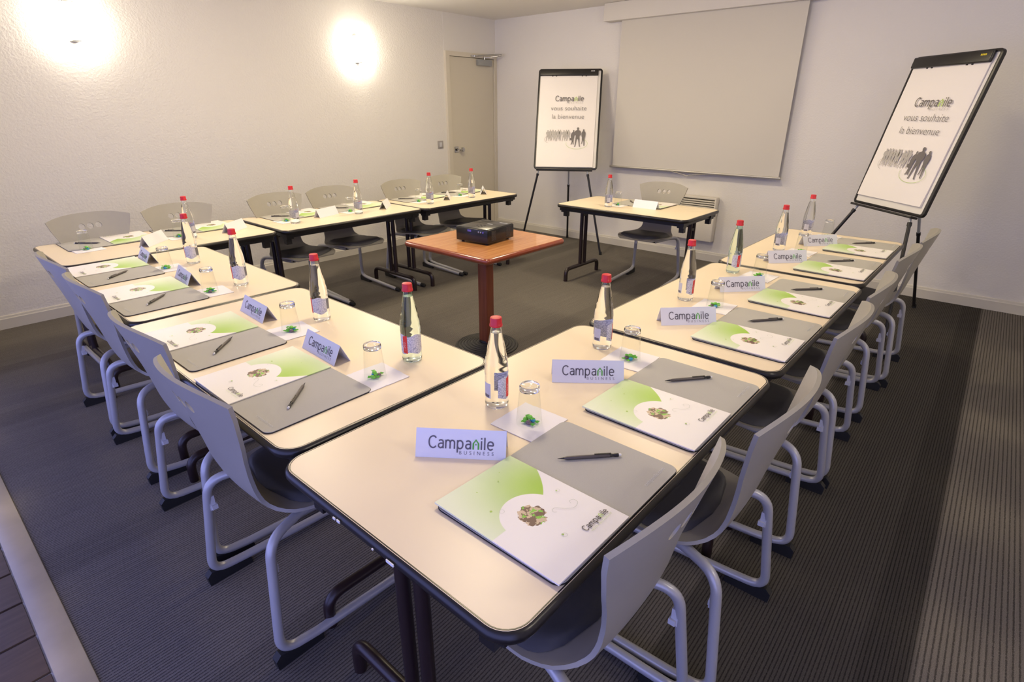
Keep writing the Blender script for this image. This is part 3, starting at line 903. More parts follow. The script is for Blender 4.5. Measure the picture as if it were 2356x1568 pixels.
PADM = prism_mesh(rrect(0.468, 0.333, 0.022, 6, 0, 0.1685), 0.0007, 0.0045, 'pad_top')
PADR = prism_mesh(rrect(0.470, 0.335, 0.022, 6, 0, 0.1685), 0.0, 0.0028, 'pad_base')
BROM = None
def brochure_mesh():
    """slightly bowed folded brochure, 0.24 x 0.33"""
    bm = bmesh.new(); nx, ny = 6, 8; top = []; bot = []
    for j in range(ny + 1):
        rt, rb = [], []
        for i in range(nx + 1):
            x = 0.24 * i / nx; y = 0.33 * j / ny
            lift = 0.004 * (1 - i / nx) ** 2 * (j / ny) ** 2 + 0.0015 * (1 - i / nx)
            rt.append(bm.verts.new((x, y, 0.0035 + lift))); rb.append(bm.verts.new((x, y, 0.0006 + lift * 0.7)))
        top.append(rt); bot.append(rb)
    for j in range(ny):
        for i in range(nx):
            bm.faces.new((top[j][i], top[j][i + 1], top[j + 1][i + 1], top[j + 1][i]))
            bm.faces.new((bot[j][i], bot[j + 1][i], bot[j + 1][i + 1], bot[j][i + 1]))
    for j in range(ny):
        for i in (0, nx): bm.faces.new((top[j][i], top[j + 1][i], bot[j + 1][i], bot[j][i]))
    for i in range(nx):
        for j in (0, ny): bm.faces.new((top[j][i], top[j][i + 1], bot[j][i + 1], bot[j][i]))
    return mesh_of(bm, 'brochure', True, 40)
BROM = brochure_mesh()
NAPM = None
def napkin_mesh():
    bm = bmesh.new(); N = 10; g = []
    rnd = random.Random(3)
    for j in range(N + 1):
        row = []
        for i in range(N + 1):
            x = -0.076 + 0.152 * i / N; y = -0.074 + 0.148 * j / N
            edge = max(abs(2 * i / N - 1), abs(2 * j / N - 1))
            row.append(bm.verts.new((x + rnd.uniform(-1, 1) * 0.0006, y + rnd.uniform(-1, 1) * 0.0006, 0.0016 + (0.0012 * rnd.random() if edge > 0.75 else 0))))
        g.append(row)
    for a, b in zip(g, g[1:]):
        for i in range(N): bm.faces.new((a[i], a[i + 1], b[i + 1], b[i]))
    ext = bmesh.ops.extrude_face_region(bm, geom=bm.faces[:])
    for v in ext['geom']:
        if isinstance(v, bmesh.types.BMVert): v.co.z = 0.0003
    return mesh_of(bm, 'napkin', True, 50)
NAPM = napkin_mesh()

# --- pen: tip at origin, lying along +x, 0.157 long
def pen_parts():
    R = Matrix.Rotation(PI / 2, 4, 'Y')
    def lz(prof, n=12):
        bm = bmesh.new(); add_lathe(bm, prof, n); bmesh.ops.transform(bm, matrix=R, verts=bm.verts[:]); return mesh_of(bm, 'pen', True, 40)
    barrel = lz([(0.0028, 0.016), (0.0046, 0.024), (0.0048, 0.09), (0.0046, 0.128)])
    tip = lz([(0.0006, 0.0), (0.0010, 0.004), (0.0022, 0.013), (0.0030, 0.017)])
    collar = lz([(0.0044, 0.127), (0.0042, 0.133), (0.0038, 0.134), (0.0038, 0.139), (0.0046, 0.140), (0.0046, 0.150)])
    endm = lz([(0.0034, 0.149), (0.0034, 0.155), (0.0026, 0.157)])
    bm = bmesh.new(); add_box(bm, 0.090, 0.131, -0.0015, 0.0015, 0.0058, 0.0070); add_box(bm, 0.126, 0.131, -0.0015, 0.0015, 0.003, 0.0062)
    return barrel, tip, collar, endm, mesh_of(bm)
PEN = pen_parts()

# --- bottle
BH = 0.268
BODY = lathe_mesh([(0.024, 0.003), (0.029, 0.0), (0.0325, 0.004), (0.0335, 0.012), (0.0335, 0.020), (0.0330, 0.024), (0.0330, 0.100), (0.0338, 0.104), (0.0338, 0.110), (0.0332, 0.114), (0.0335, 0.122), (0.0325, 0.134), (0.0300, 0.152), (0.0265, 0.172), (0.0225, 0.194), (0.0185, 0.215), (0.0155, 0.231), (0.0140, 0.241), (0.0135, 0.248)], 40, 'bottle', angle=70)
# head space above the water line: an inner air pocket
AIR = lathe_mesh([(0.0001, 0.2245), (0.0150, 0.2250), (0.0140, 0.231), (0.0122, 0.241), (0.0118, 0.2465), (0.0001, 0.2470)], 32, 'air', False, False, 60)
for p_ in AIR.polygons: p_.flip()
CAP = None
def cap_mesh():
    bm = bmesh.new(); n = 30; prof = [(0.0178, 0.2425), (0.0182, 0.246), (0.0176, 0.2485), (0.0163, 0.250), (0.0163, 0.264), (0.0152, 0.2672), (0.010, 0.268)]
    rings = []
    for q, (r, z) in enumerate(prof):
        rings.append([bm.verts.new(((r * (1 + (0.02 if (k % 2 and 3 <= q <= 4) else 0))) * math.cos(2 * PI * k / n), (r * (1 + (0.02 if (k % 2 and 3 <= q <= 4) else 0))) * math.sin(2 * PI * k / n), z)) for k in range(n)])
    for a, b in zip(rings, rings[1:]):
        for k in range(n): bm.faces.new((a[k], a[(k + 1) % n], b[(k + 1) % n], b[k]))
    bm.faces.new(rings[-1]); bm.faces.new(list(reversed(rings[0])))
    return mesh_of(bm, 'cap', True, 50)
CAP = cap_mesh()
def wrap_band(a0, a1, zlo, zhi, r=0.03345, n=18):
    """curved label from angle a0 to a1 (degrees); zlo/zhi are functions of 0..1"""
    bm = bmesh.new(); rows = []
    for i in range(n + 1):
        t = i / n; a = math.radians(a0 + (a1 - a0) * t)
        col = []
        for j in range(4):
            z = zlo(t) + (zhi(t) - zlo(t)) * j / 3
            col.append(bm.verts.new((r * math.cos(a), r * math.sin(a), z)))
        rows.append(col)
    for a, b in zip(rows, rows[1:]):
        for j in range(3): bm.faces.new((a[j], b[j], b[j + 1], a[j + 1]))
    me = mesh_of(bm, 'label', True)
    return me
LAB_MAP = wrap_band(-107, 72, lambda t: 0.034 + 0.004 * math.cos(4 * PI * t), lambda t: 0.0965 - 0.004 * math.cos(4 * PI * t + 0.6), 0.03345, 28)
LAB_RED = wrap_band(-62, -34, lambda t: 0.036 - 0.003 * t, lambda t: 0.094 + 0.004 * t, 0.03362, 6)
LAB_BACK = wrap_band(168, 216, lambda t: 0.034, lambda t: 0.080, 0.03345, 10)
LAB_BOX = wrap_band(174, 208, lambda t: 0.036, lambda t: 0.045, 0.03362, 8)
def wrap_text():
    src = text_mesh('Vittel', 0.034, 0.25)
    me = src.copy(); me.materials.clear()
    for v in me.vertices:
        zz = 0.044 + v.co.x; off = v.co.y          # reads upwards
        a = math.radians(-43) - off / 0.0338
        v.co = (0.0338 * math.cos(a), 0.0338 * math.sin(a), zz)
    me.materials.append(M_white)
    return me
LAB_TXT = wrap_text()
RELIEF = wrap_band(-8, -3, lambda t: 0.132, lambda t: 0.132 + 0.012, 0.0327, 3)

def bottle(p, x, y, face, green, words):
    kind = 'pale green' if green else 'clear'
    t = empty('water_bottle', (x, y, TH + 0.0006), face); tag(t, '%s glass water bottle with red cap %s' % (kind, words), 'bottle', 'water bottles on the tables')
    bd = link('body', BODY_G if green else BODY, M_water_green if green else M_water, t)
    link('head_space', AIR_G if green else AIR, M_water_green if green else M_water, bd)
    link('cap', CAP, M_red, t)
    lb = link('label', LAB_MAP, M_map, t)
    link('red_band', LAB_RED, M_red_print, lb); link('lettering', LAB_TXT, None, lb)
    bk = link('back_label', LAB_BACK, M_back_label, t); link('print_box', LAB_BOX, M_ink, bk)
    return t
BODY_G = BODY.copy(); AIR_G = AIR.copy()

# --- tumbler, standing upside down
TUMB = lathe_mesh([(0.0350, 0.0005), (0.0352, 0.002), (0.0346, 0.005), (0.0325, 0.033), (0.0295, 0.068), (0.0272, 0.099)], 32, 'tumbler_wall', False, False, 60)
TBASE = lathe_mesh([(0.0262, 0.0985), (0.0272, 0.0990), (0.0276, 0.104), (0.0274, 0.110), (0.0255, 0.1145), (0.0215, 0.1150), (0.0170, 0.1115), (0.0001, 0.1105)], 32, 'tumbler_base', True, False, 60)

# --- sweets
def sweet_meshes():
    bm = bmesh.new(); bmesh.ops.create_uvsphere(bm, u_segments=12, v_segments=8, radius=0.0072)
    bmesh.ops.scale(bm, vec=(1.15, 1.0, 0.85), verts=bm.verts[:])
    core = mesh_of(bm, 'sweet', True)
    ends = []
    for s in (-1, 1):
        bm = bmesh.new(); n = 6; a = []; b = []; c = []
        for k in range(n + 1):
            q = k / n * 2 - 1
            a.append(bm.verts.new((s * 0.0070, q * 0.0022, 0.0))); b.append(bm.verts.new((s * 0.0120, q * 0.0052, 0.0012 * (-1) ** k))); c.append(bm.verts.new((s * 0.0180, q * 0.0066, 0.0010 * (-1) ** k)))
        for r0, r1 in ((a, b), (b, c)):
            for k in range(n): bm.faces.new((r0[k], r0[k + 1], r1[k + 1], r1[k]))
        ext = bmesh.ops.extrude_face_region(bm, geom=bm.faces[:])
        for v in ext['geom']:
            if isinstance(v, bmesh.types.BMVert): v.co.z += 0.0006
        ends.append(mesh_of(bm, 'twist'))
    return core, ends
SW_CORE, SW_END = sweet_meshes()
SW_CORES = {}
for nm, m_ in (('blue', M_candy_blue), ('plum', M_candy_plum), ('green', M_candy_green)):
    me = SW_CORE.copy(); me.materials.append(m_); SW_CORES[nm] = me

# --- tent card: front face towards -y, base front edge on y=0, length 0.222 along x centred
CARD_L, CARD_H, CARD_D = 0.222, 0.064, 0.062
def card_mesh():
    bm = bmesh.new(); l = CARD_L / 2; th = 0.0008
    def slab(pts):
        a = [bm.verts.new((-l, *p)) for p in pts]; b = [bm.verts.new((l, *p)) for p in pts]
        n = len(pts); bm.faces.new(a); bm.faces.new(list(reversed(b)))
        for k in range(n): bm.faces.new((a[k], a[(k + 1) % n], b[(k + 1) % n], b[k]))
    m = CARD_D / 2
    slab([(0, 0), (m, CARD_H), (m, CARD_H - 2 * th), (th * 2, 0)])
    slab([(CARD_D, 0), (m, CARD_H), (m, CARD_H - 2 * th), (CARD_D - 2 * th, 0)])
    return mesh_of(bm, 'tent_card')
CARDM = card_mesh()
def card_face(u, v):
    """matrix for print lying on the sloping front face; u, v measured from its lower left corner"""
    up = Vector((0, CARD_D / 2, CARD_H)).normalized(); rt = Vector((1, 0, 0)); n = rt.cross(up)
    o = Vector((-CARD_L / 2, 0, 0)) + rt * u + up * v + n * 0.0006
    return Matrix(((rt.x, up.x, n.x, o.x), (rt.y, up.y, n.y, o.y), (rt.z, up.z, n.z, o.z), (0, 0, 0, 1)))
def tent_card(label, left, right):
    """left/right: world ends of the front base edge as the reader sees them"""
    lx, ly = left; rx, ry = right
    a = math.atan2(ry - ly, rx - lx)
    t = empty('tent_card', ((lx + rx) / 2, (ly + ry) / 2, TH + 0.0004), a); tag(t, label, 'card', 'folded tent cards')
    link('card', CARDM, M_card, t)
    put_logo(0.160, M_ink, M_green, t, card_face(0.031, 0.0245), True)
    put_text('lettering', text_mesh('BUSINESS', 0.084, 0, 1.75, -0.01), M_ink, t, card_face(0.108, 0.0105))
    return t

def flatm(x, y, z, rot=0.0):
    return Matrix.Translation((x, y, z)) @ Matrix.Rotation(rot, 4, 'Z')

glass_xy = dict(T1a=(1.011, 0.822), T1b=(1.551, 0.826), T2a=(2.268, 0.830), T2b=(2.863, 0.848), T3a=(3.553, 0.844), T3b=(4.112, 0.837), F1a=(0.902, 1.362), F1b=(0.927, 1.926), F2a=(0.931, 2.662), F2b=(0.950, 3.258),
                W0a=(0.795, 4.082), W0b=(1.300, 4.050), W1a=(2.045, 4.040), W1b=(2.603, 4.040), W2a=(3.320, 4.030), W2b=(3.835, 4.024), D=(4.350, 2.569))
bottle_xy = dict(T1a=(1.028, 0.956, 336, 0), T1b=(1.583, 0.958, 343, 0), T2a=(2.285, 0.972, 313, 0), T2b=(2.873, 0.985, 288, 1), T3a=(3.536, 0.962, 342, 0), T3b=(4.098, 0.962, 350, 0), F1a=(1.070, 1.384, 243, 1), F1b=(1.080, 1.962, 213, 0), F2a=(1.085, 2.686, 220, 0), F2b=(1.096, 3.284, 215, 0),
                 W0b=(1.345, 3.965, 100, 0), W1a=(2.055, 3.925, 90, 0), W1b=(2.602, 3.918, 85, 0), W2a=(3.324, 3.878, 80, 0), W2b=(3.832, 3.862, 85, 0), D=(4.234, 2.594, 20, 0))
card_ends = dict(T1a=((0.706, 0.930), (0.838, 0.753)), T1b=((1.246, 0.920), (1.382, 0.752)), T2a=((1.916, 0.897), (2.073, 0.740)), T2b=((2.494, 0.890), (2.647, 0.748)), T3a=((3.180, 0.899), (3.336, 0.750)), T3b=((3.752, 0.869), (3.900, 0.732)),
                 F1a=((0.874, 1.757), (0.862, 1.532)), F1b=((0.908, 2.315), (0.894, 2.090)), F2a=((0.912, 3.045), (0.888, 2.823)), F2b=((0.932, 3.648), (0.906, 3.428)))
def back_card(end, dirv):
    """cards seen from behind: `end` is the near end of the base line, dirv its direction; the print looks the other way"""
    d = Vector((*dirv, 0)).normalized(); n = Vector((-d.y, d.x, 0))      # text looks towards +n
    e = Vector((*end, 0)); far = e + d * CARD_L
    l = far + n * CARD_D / 2; r = e + n * CARD_D / 2
    return (l.x, l.y), (r.x, r.y)
for k, e, d in (('W0a', (1.046, 3.905), (0.72, 0.69)), ('W0b', (1.556, 3.940), (0.80, 0.60)), ('W1a', (2.275, 4.000), (0.95, 0.31)), ('W1b', (2.855, 3.942), (0.74, 0.67)), ('W2a', (3.557, 3.914), (0.70, 0.71)), ('W2b', (4.048, 3.914), (0.70, 0.71))):
    card_ends[k] = back_card(e, d)
card_ends['D'] = ((4.419, 2.205), (4.419, 2.427))

def ornament_meshes():
    """small printed dots, rings and a swirl of the brochure cover"""
    disc = lambda x, y, r, n=10: [(x + r * math.cos(2 * PI * k / n), y + r * math.sin(2 * PI * k / n)) for k in range(n)]
    ring = lambda x, y, r, w: ribbon([(x + r * math.cos(2 * PI * k / 14), y + r * math.sin(2 * PI * k / 14)) for k in range(15)], w)
    dots = [disc(0.060, 0.222, 0.0030), disc(0.085, 0.288, 0.0016), disc(0.145, 0.280, 0.0018), disc(0.205, 0.162, 0.0020), disc(0.105, 0.070, 0.0026), disc(0.170, 0.300, 0.0012)]
    rings = ring(0.208, 0.160, 0.0045, 0.0006) + ring(0.107, 0.066, 0.0052, 0.0007) + ring(0.075, 0.205, 0.0055, 0.0006)
    swirl = ribbon(crom([(0.150, 0.118), (0.145, 0.124), (0.150, 0.130), (0.160, 0.128), (0.170, 0.112), (0.186, 0.100), (0.204, 0.104), (0.206, 0.116), (0.196, 0.120), (0.192, 0.113)]), 0.0009)
    return flat_mesh(dots, 'dots'), flat_mesh(rings, 'rings'), flat_mesh(swirl, 'swirl')
_orn = ornament_meshes()
for key, p in PL.items():
    w = at(p); a = p['a']; rnd = random.Random(sum(map(ord, key)))
    z0 = TH + 0.0005
    # desk pad
    t = empty('desk_pad', (*p['o'], z0), a); tag(t, 'grey desk pad with rounded corners %s' % w, 'desk pad', 'grey desk pads')
    link('pad_base', PADR, M_rubber, t); top = link('pad_surface', PADM, M_deskpad, t)
    put_text('lettering', text_mesh('campanile.com', 0.088, 0, 1.0, -0.008), M_white_ink, top, flatm(0.122, 0.026, 0.0050))
    # brochure over the left half
    s0 = -0.237 + rnd.uniform(-0.004, 0.004); rz = rnd.uniform(-0.012, 0.012)
    b = link('brochure', BROM, M_brochure, None, loc(p, s0, 0.004, z0 + 0.0050), a + rz)
    tag(b, 'green and white brochure on the pad %s' % w, 'brochure', 'white and green brochures')
    put_logo(0.080, M_ink2, M_lime, b, flatm(0.144, 0.040, 0.0058), False)
    put_text('lettering', text_mesh('HOTEL RESTAURANT', 0.072, 0, 1.1), M_lime, b, flatm(0.153, 0.0305, 0.0058))
    for me, m_ in zip(_orn, (M_lime, M_ink_soft, M_ink_soft)):
        oo = put_text('ornament_print', me, m_, b, flatm(0, 0, 0.0062)); oo['kind'] = 'stuff'
    # pen
    s1, d1 = 0.060 + rnd.uniform(-0.012, 0.012), 0.232 + rnd.uniform(-0.006, 0.006); ang = math.radians(-43 + rnd.uniform(-4, 4))
    if key[0] in 'F': s1, d1, ang = 0.048 + rnd.uniform(-0.008, 0.008), 0.218, math.radians(-42 + rnd.uniform(-8, 5))
    t = empty('mechanical_pencil', loc(p, s1, d1, z0 + 0.0098), a + ang); tag(t, 'dark mechanical pencil on the pad %s' % w, 'pencil', 'pencils on the desk pads')
    br_ = link('barrel', PEN[0], M_pen, t); link('tip', PEN[1], M_pen_dark, t); link('collar', PEN[2], M_pen_dark, t); link('eraser', PEN[3], M_white, t); link('clip', PEN[4], M_pen_dark, t)
    # napkin with the upturned tumbler
    gx, gy = glass_xy[key]
    nrot = a + {'T': 0.0, 'F': -0.12, 'W': 0.1, 'D': 0.0}[key[0]] + rnd.uniform(-0.10, 0.10)
    n = link('paper_napkin', NAPM, M_napkin, None, (gx + 0.004, gy + 0.002, z0), nrot); tag(n, 'folded white paper napkin under the tumbler %s' % w, 'napkin', 'white paper napkins')
    t = empty('tumbler', (gx, gy, z0 + 0.0017), rnd.uniform(0, 6)); tag(t, 'upturned clear glass tumbler %s' % w, 'glass', 'upturned tumblers')
    link('wall', TUMB, M_tumbler, t); link('base', TBASE, M_glass_base, t)
    # sweets under the tumbler
    spots = [(-0.008, 0.006, 0.0078, 'blue'), (0.009, 0.007, 0.0078, 'plum'), (0.001, -0.012, 0.0078, 'green'), (-0.002, 0.001, 0.0175, 'green')]
    ra = rnd.uniform(0, 6.28)
    for q, (sx, sy, sz, colr) in enumerate(spots):
        c_, s_ = math.cos(ra), math.sin(ra)
        t = link('wrapped_sweet', SW_CORES[colr], None, None, (gx + c_ * sx - s_ * sy, gy + s_ * sx + c_ * sy, z0 + 0.0017 + sz - 0.0015))
        if q == 2: t.rotation_euler = (rnd.uniform(-0.2, 0.2), 0.0, ra + rnd.uniform(-0.4, 0.4))
        else: t.rotation_euler = (0.0, rnd.uniform(-0.12, 0.12), rnd.uniform(0, 6.28) if q == 3 else ra + PI / 2 + rnd.uniform(-0.3, 0.3))
        tag(t, '%s wrapped sweet under the tumbler %s' % ({'green': 'green'}.get(colr, colr), w), 'sweet', 'sweets under the tumbler ' + w)
        for me in SW_END: link('wrapper_end', me, M_candy_green, t)
    # bottle
    if key in bottle_xy:
        x, y, f, gflag = bottle_xy[key]
        bottle(p, x, y, math.radians(f), gflag, w)
    l, r = card_ends[key]
    side = 'tent card with printed word mark' if key[0] in 'TF' else 'tent card showing its blank side'
    tag_ = tent_card('%s %s' % (side, w), l, r)

# ================================================================== PROJECTOR TABLE
pt = empty('pedestal_table', (2.535, 2.445, 0)); tag(pt, 'square cherry wood pedestal table carrying the projector', 'table')
PTZ = 0.730
link('tabletop', prism_mesh(rrect(0.715, 0.715, 0.02, 4), PTZ - 0.030, PTZ, 'top'), M_wood_top, pt)
bm = bmesh.new(); rings = []
for off, z in [(-0.002, PTZ + 0.0003), (0.006, PTZ - 0.002), (0.013, PTZ - 0.010), (0.015, PTZ - 0.019), (0.012, PTZ - 0.029), (0.004, PTZ - 0.036), (-0.004, PTZ - 0.038)]:
    rings.append([bm.verts.new((p[0], p[1], z)) for p in rrect(0.71 + 2 * off, 0.71 + 2 * off, 0.02 + off, 4)])
n = len(rings[0])
for a_, b_ in zip(rings, rings[1:] + rings[:1]):
    for k in range(n): bm.faces.new((a_[k], a_[(k + 1) % n], b_[(k + 1) % n], b_[k]))
link('edge_moulding', mesh_of(bm, 'edge', True, 60), M_wood_edge, pt)
link('column', prism_mesh(rrect(0.078, 0.078, 0.012, 4), 0.03, PTZ - 0.03, 'column', True), M_wood_col, pt)
prof = []
for k in range(8):
    r0 = 0.215 - 0.021 * k; z = 0.006 + 0.0035 * k
    prof += [(r0, z - 0.003), (r0 - 0.003, z + 0.0015), (r0 - 0.013, z + 0.0025), (r0 - 0.017, z - 0.0005)]
link('base', lathe_mesh([(0.215, 0.0)] + prof + [(0.05, 0.036), (0.048, 0.045)], 56, 'base', True, True, 30), M_iron, pt)
link('top_plate', box_mesh(-0.15, 0.15, -0.15, 0.15, PTZ - 0.042, PTZ - 0.029), M_iron, pt)

pj = empty('projector', (2.533, 2.440, PTZ + 0.0004), math.radians(5.5)); tag(pj, 'black box projector on the wooden pedestal table', 'projector')
link('body', box_mesh(-0.137, 0.137, -0.125, 0.125, 0.010, 0.094, 0.006, 3), M_proj, pj)
lid = link('lid', box_mesh(-0.131, 0.131, -0.119, 0.119, 0.0935, 0.0965, 0.002, 2), M_proj_top, pj)
link('lens_recess', box_mesh(0.085, 0.125, 0.03, 0.10, 0.0966, 0.0975), M_black, lid)
link('lid_seam', box_mesh(0.03, 0.032, -0.10, 0.119, 0.0966, 0.0972), M_dark_gap, lid)
link('status_strip', box_mesh(0.098, 0.106, -0.10, -0.04, 0.0966, 0.0976), M_clip, lid)
link('status_strip', box_mesh(0.022, 0.028, -0.04, 0.0, 0.0966, 0.0976), M_clip, lid)
btn = lathe_mesh([(0.0055, 0), (0.005, 0.0015)], 10)
for k in range(8):
    aa = k * PI / 4
    link('button', btn, M_black, lid, (-0.045 + 0.026 * math.cos(aa), -0.005 + 0.026 * math.sin(aa), 0.0965))
link('button', btn, M_black, lid, (-0.045, -0.005, 0.0965))
link('video_port', box_mesh(-0.1395, -0.1368, 0.000, 0.030, 0.072, 0.084, 0.001, 1), M_blue_port, pj)
jack = lathe_mesh([(0.006, 0), (0.0055, 0.003), (0.003, 0.0032)], 12)
for yy, m_ in ((-0.075, M_chrome), (-0.092, M_blue_port), (-0.058, M_chrome)):
    me = jack.copy()
    o = link('jack', me, m_, pj, (-0.1370, yy, 0.077)); o.rotation_euler = (0, -PI / 2, 0)
vent = box_mesh(-0.022, 0.022, -0.0012, 0.0, -0.0012, 0.0012)
for c0 in (-0.075, 0.075):
    for k in range(11):
        link('vent_slat', vent, M_vent, pj, (c0, -0.1252, 0.026 + k * 0.0055))
foot_me = lathe_mesh([(0.010, 0.0), (0.010, 0.012)], 12)
for sx in (-1, 1):
    for sy in (-1, 1): link('foot', foot_me, M_rubber, pj, (sx * 0.105, sy * 0.095, 0))

# ================================================================== FLIPCHARTS
def person_poly(h, kind=0):
    """standing silhouette, feet at y=0"""
    if kind == 0:     # feet apart, hands on hips
        half = [(0.0, 1.0), (0.035, 0.99), (0.055, 0.955), (0.052, 0.915), (0.035, 0.885), (0.036, 0.862), (0.10, 0.838), (0.145, 0.81), (0.165, 0.72), (0.150, 0.62), (0.100, 0.575), (0.098, 0.50), (0.105, 0.44), (0.120, 0.22), (0.135, 0.05), (0.165, 0.0), (0.105, 0.0), (0.085, 0.10), (0.045, 0.33), (0.012, 0.43), (0.0, 0.43)]
        pts = half + [(-x, y) for x, y in reversed(half[1:-1])]
    elif kind == 1:   # carrying a case on the left
        pts = [(0.03, 1.0), (0.07, 0.97), (0.075, 0.92), (0.055, 0.87), (0.10, 0.83), (0.115, 0.70), (0.09, 0.56), (0.07, 0.42), (0.05, 0.22), (0.07, 0.04), (0.055, 0.0), (0.02, 0.03), (0.0, 0.22), (-0.04, 0.06), (-0.11, 0.0), (-0.135, 0.02), (-0.09, 0.09), (-0.055, 0.28), (-0.08, 0.30), (-0.19, 0.32), (-0.20, 0.44), (-0.13, 0.46), (-0.15, 0.60), (-0.12, 0.74), (-0.06, 0.83), (-0.005, 0.87), (-0.01, 0.94)]
    else:             # arms folded, narrow stance
        pts = [(0.0, 1.0), (0.04, 0.985), (0.05, 0.94), (0.035, 0.885), (0.10, 0.85), (0.125, 0.74), (0.110, 0.58), (0.085, 0.52), (0.075, 0.30), (0.085, 0.03), (0.06, 0.0), (0.035, 0.03), (0.02, 0.28), (-0.01, 0.40), (-0.05, 0.20), (-0.065, 0.14), (-0.13, 0.125), (-0.10, 0.16), (-0.075, 0.32), (-0.085, 0.52), (-0.115, 0.60), (-0.120, 0.75), (-0.09, 0.85), (-0.03, 0.885), (-0.048, 0.94), (-0.035, 0.985)]
    return [(x * h, y * h) for x, y in pts]
FIG = {k: {} for k in range(3)}
def fig_mesh(kind, h, m):
    key = (h, m.name)
    if key not in FIG[kind]:
        me = flat_mesh([person_poly(h, kind)], 'figure'); me.materials.append(m); FIG[kind][key] = me
    return FIG[kind][key]
def ring_mesh(rx, ry, a0, a1, w=0.0022):
    pts = [(rx * math.cos(math.radians(a0 + (a1 - a0) * k / 40)), ry * math.sin(math.radians(a0 + (a1 - a0) * k / 40))) for k in range(41)]
    return flat_mesh(ribbon(pts, w), 'ring')

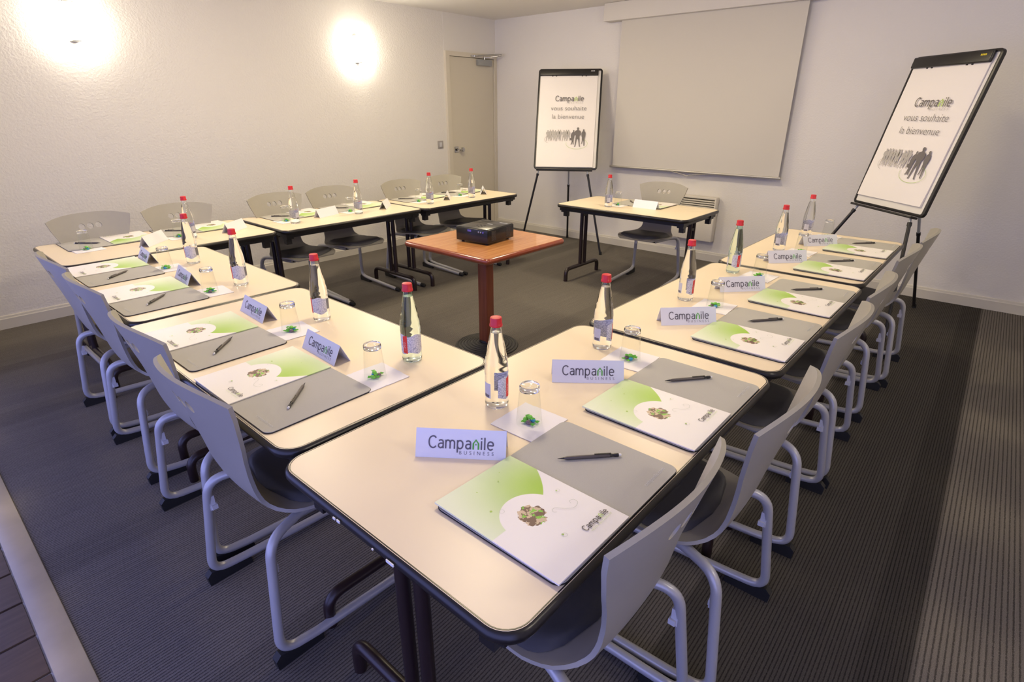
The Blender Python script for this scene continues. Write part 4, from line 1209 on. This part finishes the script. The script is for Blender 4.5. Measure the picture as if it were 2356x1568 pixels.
def flipchart(label, plabel, bc, yaw, tilt, w, h, feet, brand, paper_gap):
    """bc: middle of the board's bottom edge; the board faces -(cos yaw, sin yaw)"""
    r = Vector((math.sin(yaw), -math.cos(yaw), 0)); n = Vector((-math.cos(yaw), -math.sin(yaw), 0))
    up = Vector((0, 0, 1)) * math.cos(tilt) - n * math.sin(tilt); nn = r.cross(up)
    if nn.dot(n) < 0: nn = -nn
    bc = Vector(bc)
    # local board frame: x right, y up, z out of the board
    MB = Matrix(((r.x, up.x, nn.x, bc.x), (r.y, up.y, nn.y, bc.y), (r.z, up.z, nn.z, bc.z), (0, 0, 0, 1)))
    base = Vector((bc.x, bc.y, 0))
    t = empty('flipchart_easel', base); tag(t, label, 'flipchart', 'flipchart easels')
    ML = Matrix.Translation(-base) @ MB
    def part(name, me, m, mtx=ML, parent=t):
        o = link(name, me, m, parent)
        o.matrix_local = mtx; return o
    part('board', prism_mesh(rrect(w - 0.02, h - 0.02, 0.015, 4, 0, h / 2), -0.014, -0.002, 'board'), M_board)
    bm = bmesh.new(); rings = []
    for off, z in [(0, -0.018), (0, 0.002), (-0.006, 0.005), (-0.018, 0.005), (-0.019, -0.002), (-0.019, -0.018)]:
        rings.append([bm.verts.new((p[0], p[1], z)) for p in rrect(w + 2 * off, h + 2 * off, max(0.012, 0.030 + off), 5, 0, h / 2)])
    k_ = len(rings[0])
    for a_, b_ in zip(rings, rings[1:] + rings[:1]):
        for k in range(k_): bm.faces.new((a_[k], a_[(k + 1) % k_], b_[(k + 1) % k_], b_[k]))
    part('frame', mesh_of(bm, 'frame', True, 35), M_black)
    cl = part('clamp_bar', box_mesh(-w / 2 + 0.016, w / 2 - 0.045, h - 0.078, h - 0.010, 0.003, 0.026, 0.007, 3), M_black)
    for k in range(4):
        link('brand_mark', box_mesh(w / 2 - 0.125 + 0.011 * k, w / 2 - 0.117 + 0.011 * k, h - 0.040, h - 0.030, 0.0258, 0.0266), brand, cl)
    for k in (-0.19, -0.15, 0.13, 0.17):
        part('clamp_knob', box_mesh(k - 0.006, k + 0.006, h - 0.084, h - 0.076, 0.004, 0.014, 0.002, 1), M_black)
    part('pen_tray', box_mesh(-w / 2 + 0.03, w / 2 - 0.05, -0.018, -0.0015, -0.016, 0.040, 0.005, 2), M_black)
    # legs: two in front carry the lower corners, one behind
    inv = MB.inverted()
    tops = [Vector((-w / 2 + 0.055, -0.012, -0.012)), Vector((w / 2 - 0.105, -0.012, -0.012)), Vector((0.02, h * 0.50, -0.025))]
    for i, (tp, ft) in enumerate(zip(tops, feet)):
        A = MB @ tp - base; B = Vector((*ft, 0.0)) - base
        mid = A + (B - A) * (0.05 if i < 2 else 0.52)
        lg = part('leg', tube_mesh([mid, B + (A - B).normalized() * 0.02], 0.0115, 10), M_black, Matrix.Identity(4))
        part('leg_tube', tube_mesh([A, mid + (B - A).normalized() * 0.03], 0.0085 if i < 2 else 0.0105, 10), M_silver, Matrix.Identity(4), lg)
        part('collar', tube_mesh([mid - (B - A).normalized() * 0.012, mid + (B - A).normalized() * 0.012], 0.0145, 10), M_black, Matrix.Identity(4), lg)
        part('rubber_foot', lathe_mesh([(0.015, 0.0), (0.016, 0.012), (0.0125, 0.035)], 12), M_rubber, Matrix.Translation(B), lg)
    # the sheet pad hanging on the board
    pw, ph = w - 0.075, h - 0.058 - paper_gap
    pad = empty('paper_pad', (0, 0, 0)); tag(pad, plabel, 'paper pad', 'printed flipchart pads')
    pad.matrix_world = MB @ Matrix.Translation((-0.012, paper_gap, 0.0))
    bm = bmesh.new(); NX, NY = 8, 14; tp_, bt_ = [], []
    rnd = random.Random(int(w * 1000) + int(paper_gap * 1e4))
    for j in range(NY + 1):
        ra, rb = [], []
        for i in range(NX + 1):
            x = -pw / 2 + pw * i / NX; y = ph * j / NY
            wob = 0.0022 * math.sin(i * 1.1 + j * 0.9) * (1 - j / NY) + rnd.uniform(0, 0.0012) + 0.005 * (1 - j / NY) ** 3
            ra.append(bm.verts.new((x, y, 0.006 + wob))); rb.append(bm.verts.new((x, y, 0.0)))
        tp_.append(ra); bt_.append(rb)
    for j in range(NY):
        for i in range(NX):
            bm.faces.new((tp_[j][i], tp_[j][i + 1], tp_[j + 1][i + 1], tp_[j + 1][i])); bm.faces.new((bt_[j][i], bt_[j + 1][i], bt_[j + 1][i + 1], bt_[j][i + 1]))
        for i in (0, NX): bm.faces.new((tp_[j][i], tp_[j + 1][i], bt_[j + 1][i], bt_[j][i]))
    for i in range(NX):
        for j in (0, NY): bm.faces.new((tp_[j][i], tp_[j][i + 1], bt_[j][i + 1], bt_[j][i]))
    sh = link('sheets', mesh_of(bm, 'sheets', True, 40), M_paper, pad)
    Z = 0.0165
    def pr(name, me, m, x, y): return put_text(name, me, m, pad, Matrix.Translation((x, y, Z)))
    H = h - paper_gap                       # heights are given as a share of the whole board
    yy = lambda f: f * h - paper_gap
    put_logo(0.305, M_ink_mid, M_lime, pad, Matrix.Translation((-0.135, yy(0.677), Z)), True)
    pr('lettering', text_mesh('BUSINESS', 0.155, 0, 1.7, -0.01), M_ink_light, 0.010, yy(0.652))
    pr('lettering', text_mesh('vous souhaite', 0.385, 0, 1.0, -0.013), M_ink_mid, -0.178, yy(0.583))
    pr('lettering', text_mesh('la bienvenue', 0.345, 0, 1.0, -0.013), M_ink_mid, -0.160, yy(0.500))
    y0 = yy(0.270)
    for i, x in enumerate((-0.205, -0.178, -0.150, -0.122, -0.092, -0.070, -0.030, -0.003, 0.020)):
        pr('figure_print', fig_mesh(2 if i % 2 else 0, 0.118, M_ink_light), None, x + 0.008, y0 + 0.008 + (0.004 if i % 3 else 0))
    pr('figure_print', fig_mesh(1, 0.160, M_ink_mid), None, 0.078, y0 - 0.030)
    pr('figure_print', fig_mesh(0, 0.206, M_ink_mid), None, 0.128, y0 - 0.050)
    pr('figure_print', fig_mesh(2, 0.178, M_ink_mid), None, 0.190, y0 - 0.042)
    pr('ring_print', ring_mesh(0.115, 0.058, -195, 55), M_lime, 0.122, y0 - 0.018)
    pr('ring_print', ring_mesh(0.090, 0.046, 110, 235), M_ink_light, -0.140, y0 + 0.025)
    return t

flipchart('black framed flipchart easel by the far corner, left of the projection screen', 'printed white paper pad on the flipchart left of the screen',
          (5.125, 3.715, 0.890), 0.566, 0.371, 0.69, 1.080, [(4.86, 4.13), (5.225, 3.262), (5.70, 4.06)], M_clip, 0.022)
flipchart('black framed flipchart easel leaning at the right end of the right row', 'printed white paper pad on the leaning flipchart at right',
          (4.700, 0.633, 0.8495), -0.768, 0.222, 0.69, 1.005, [(4.70, 1.26), (4.13 + 0.06, 0.46 - 0.08), (5.405, 0.356)], M_yellow, 0.062)
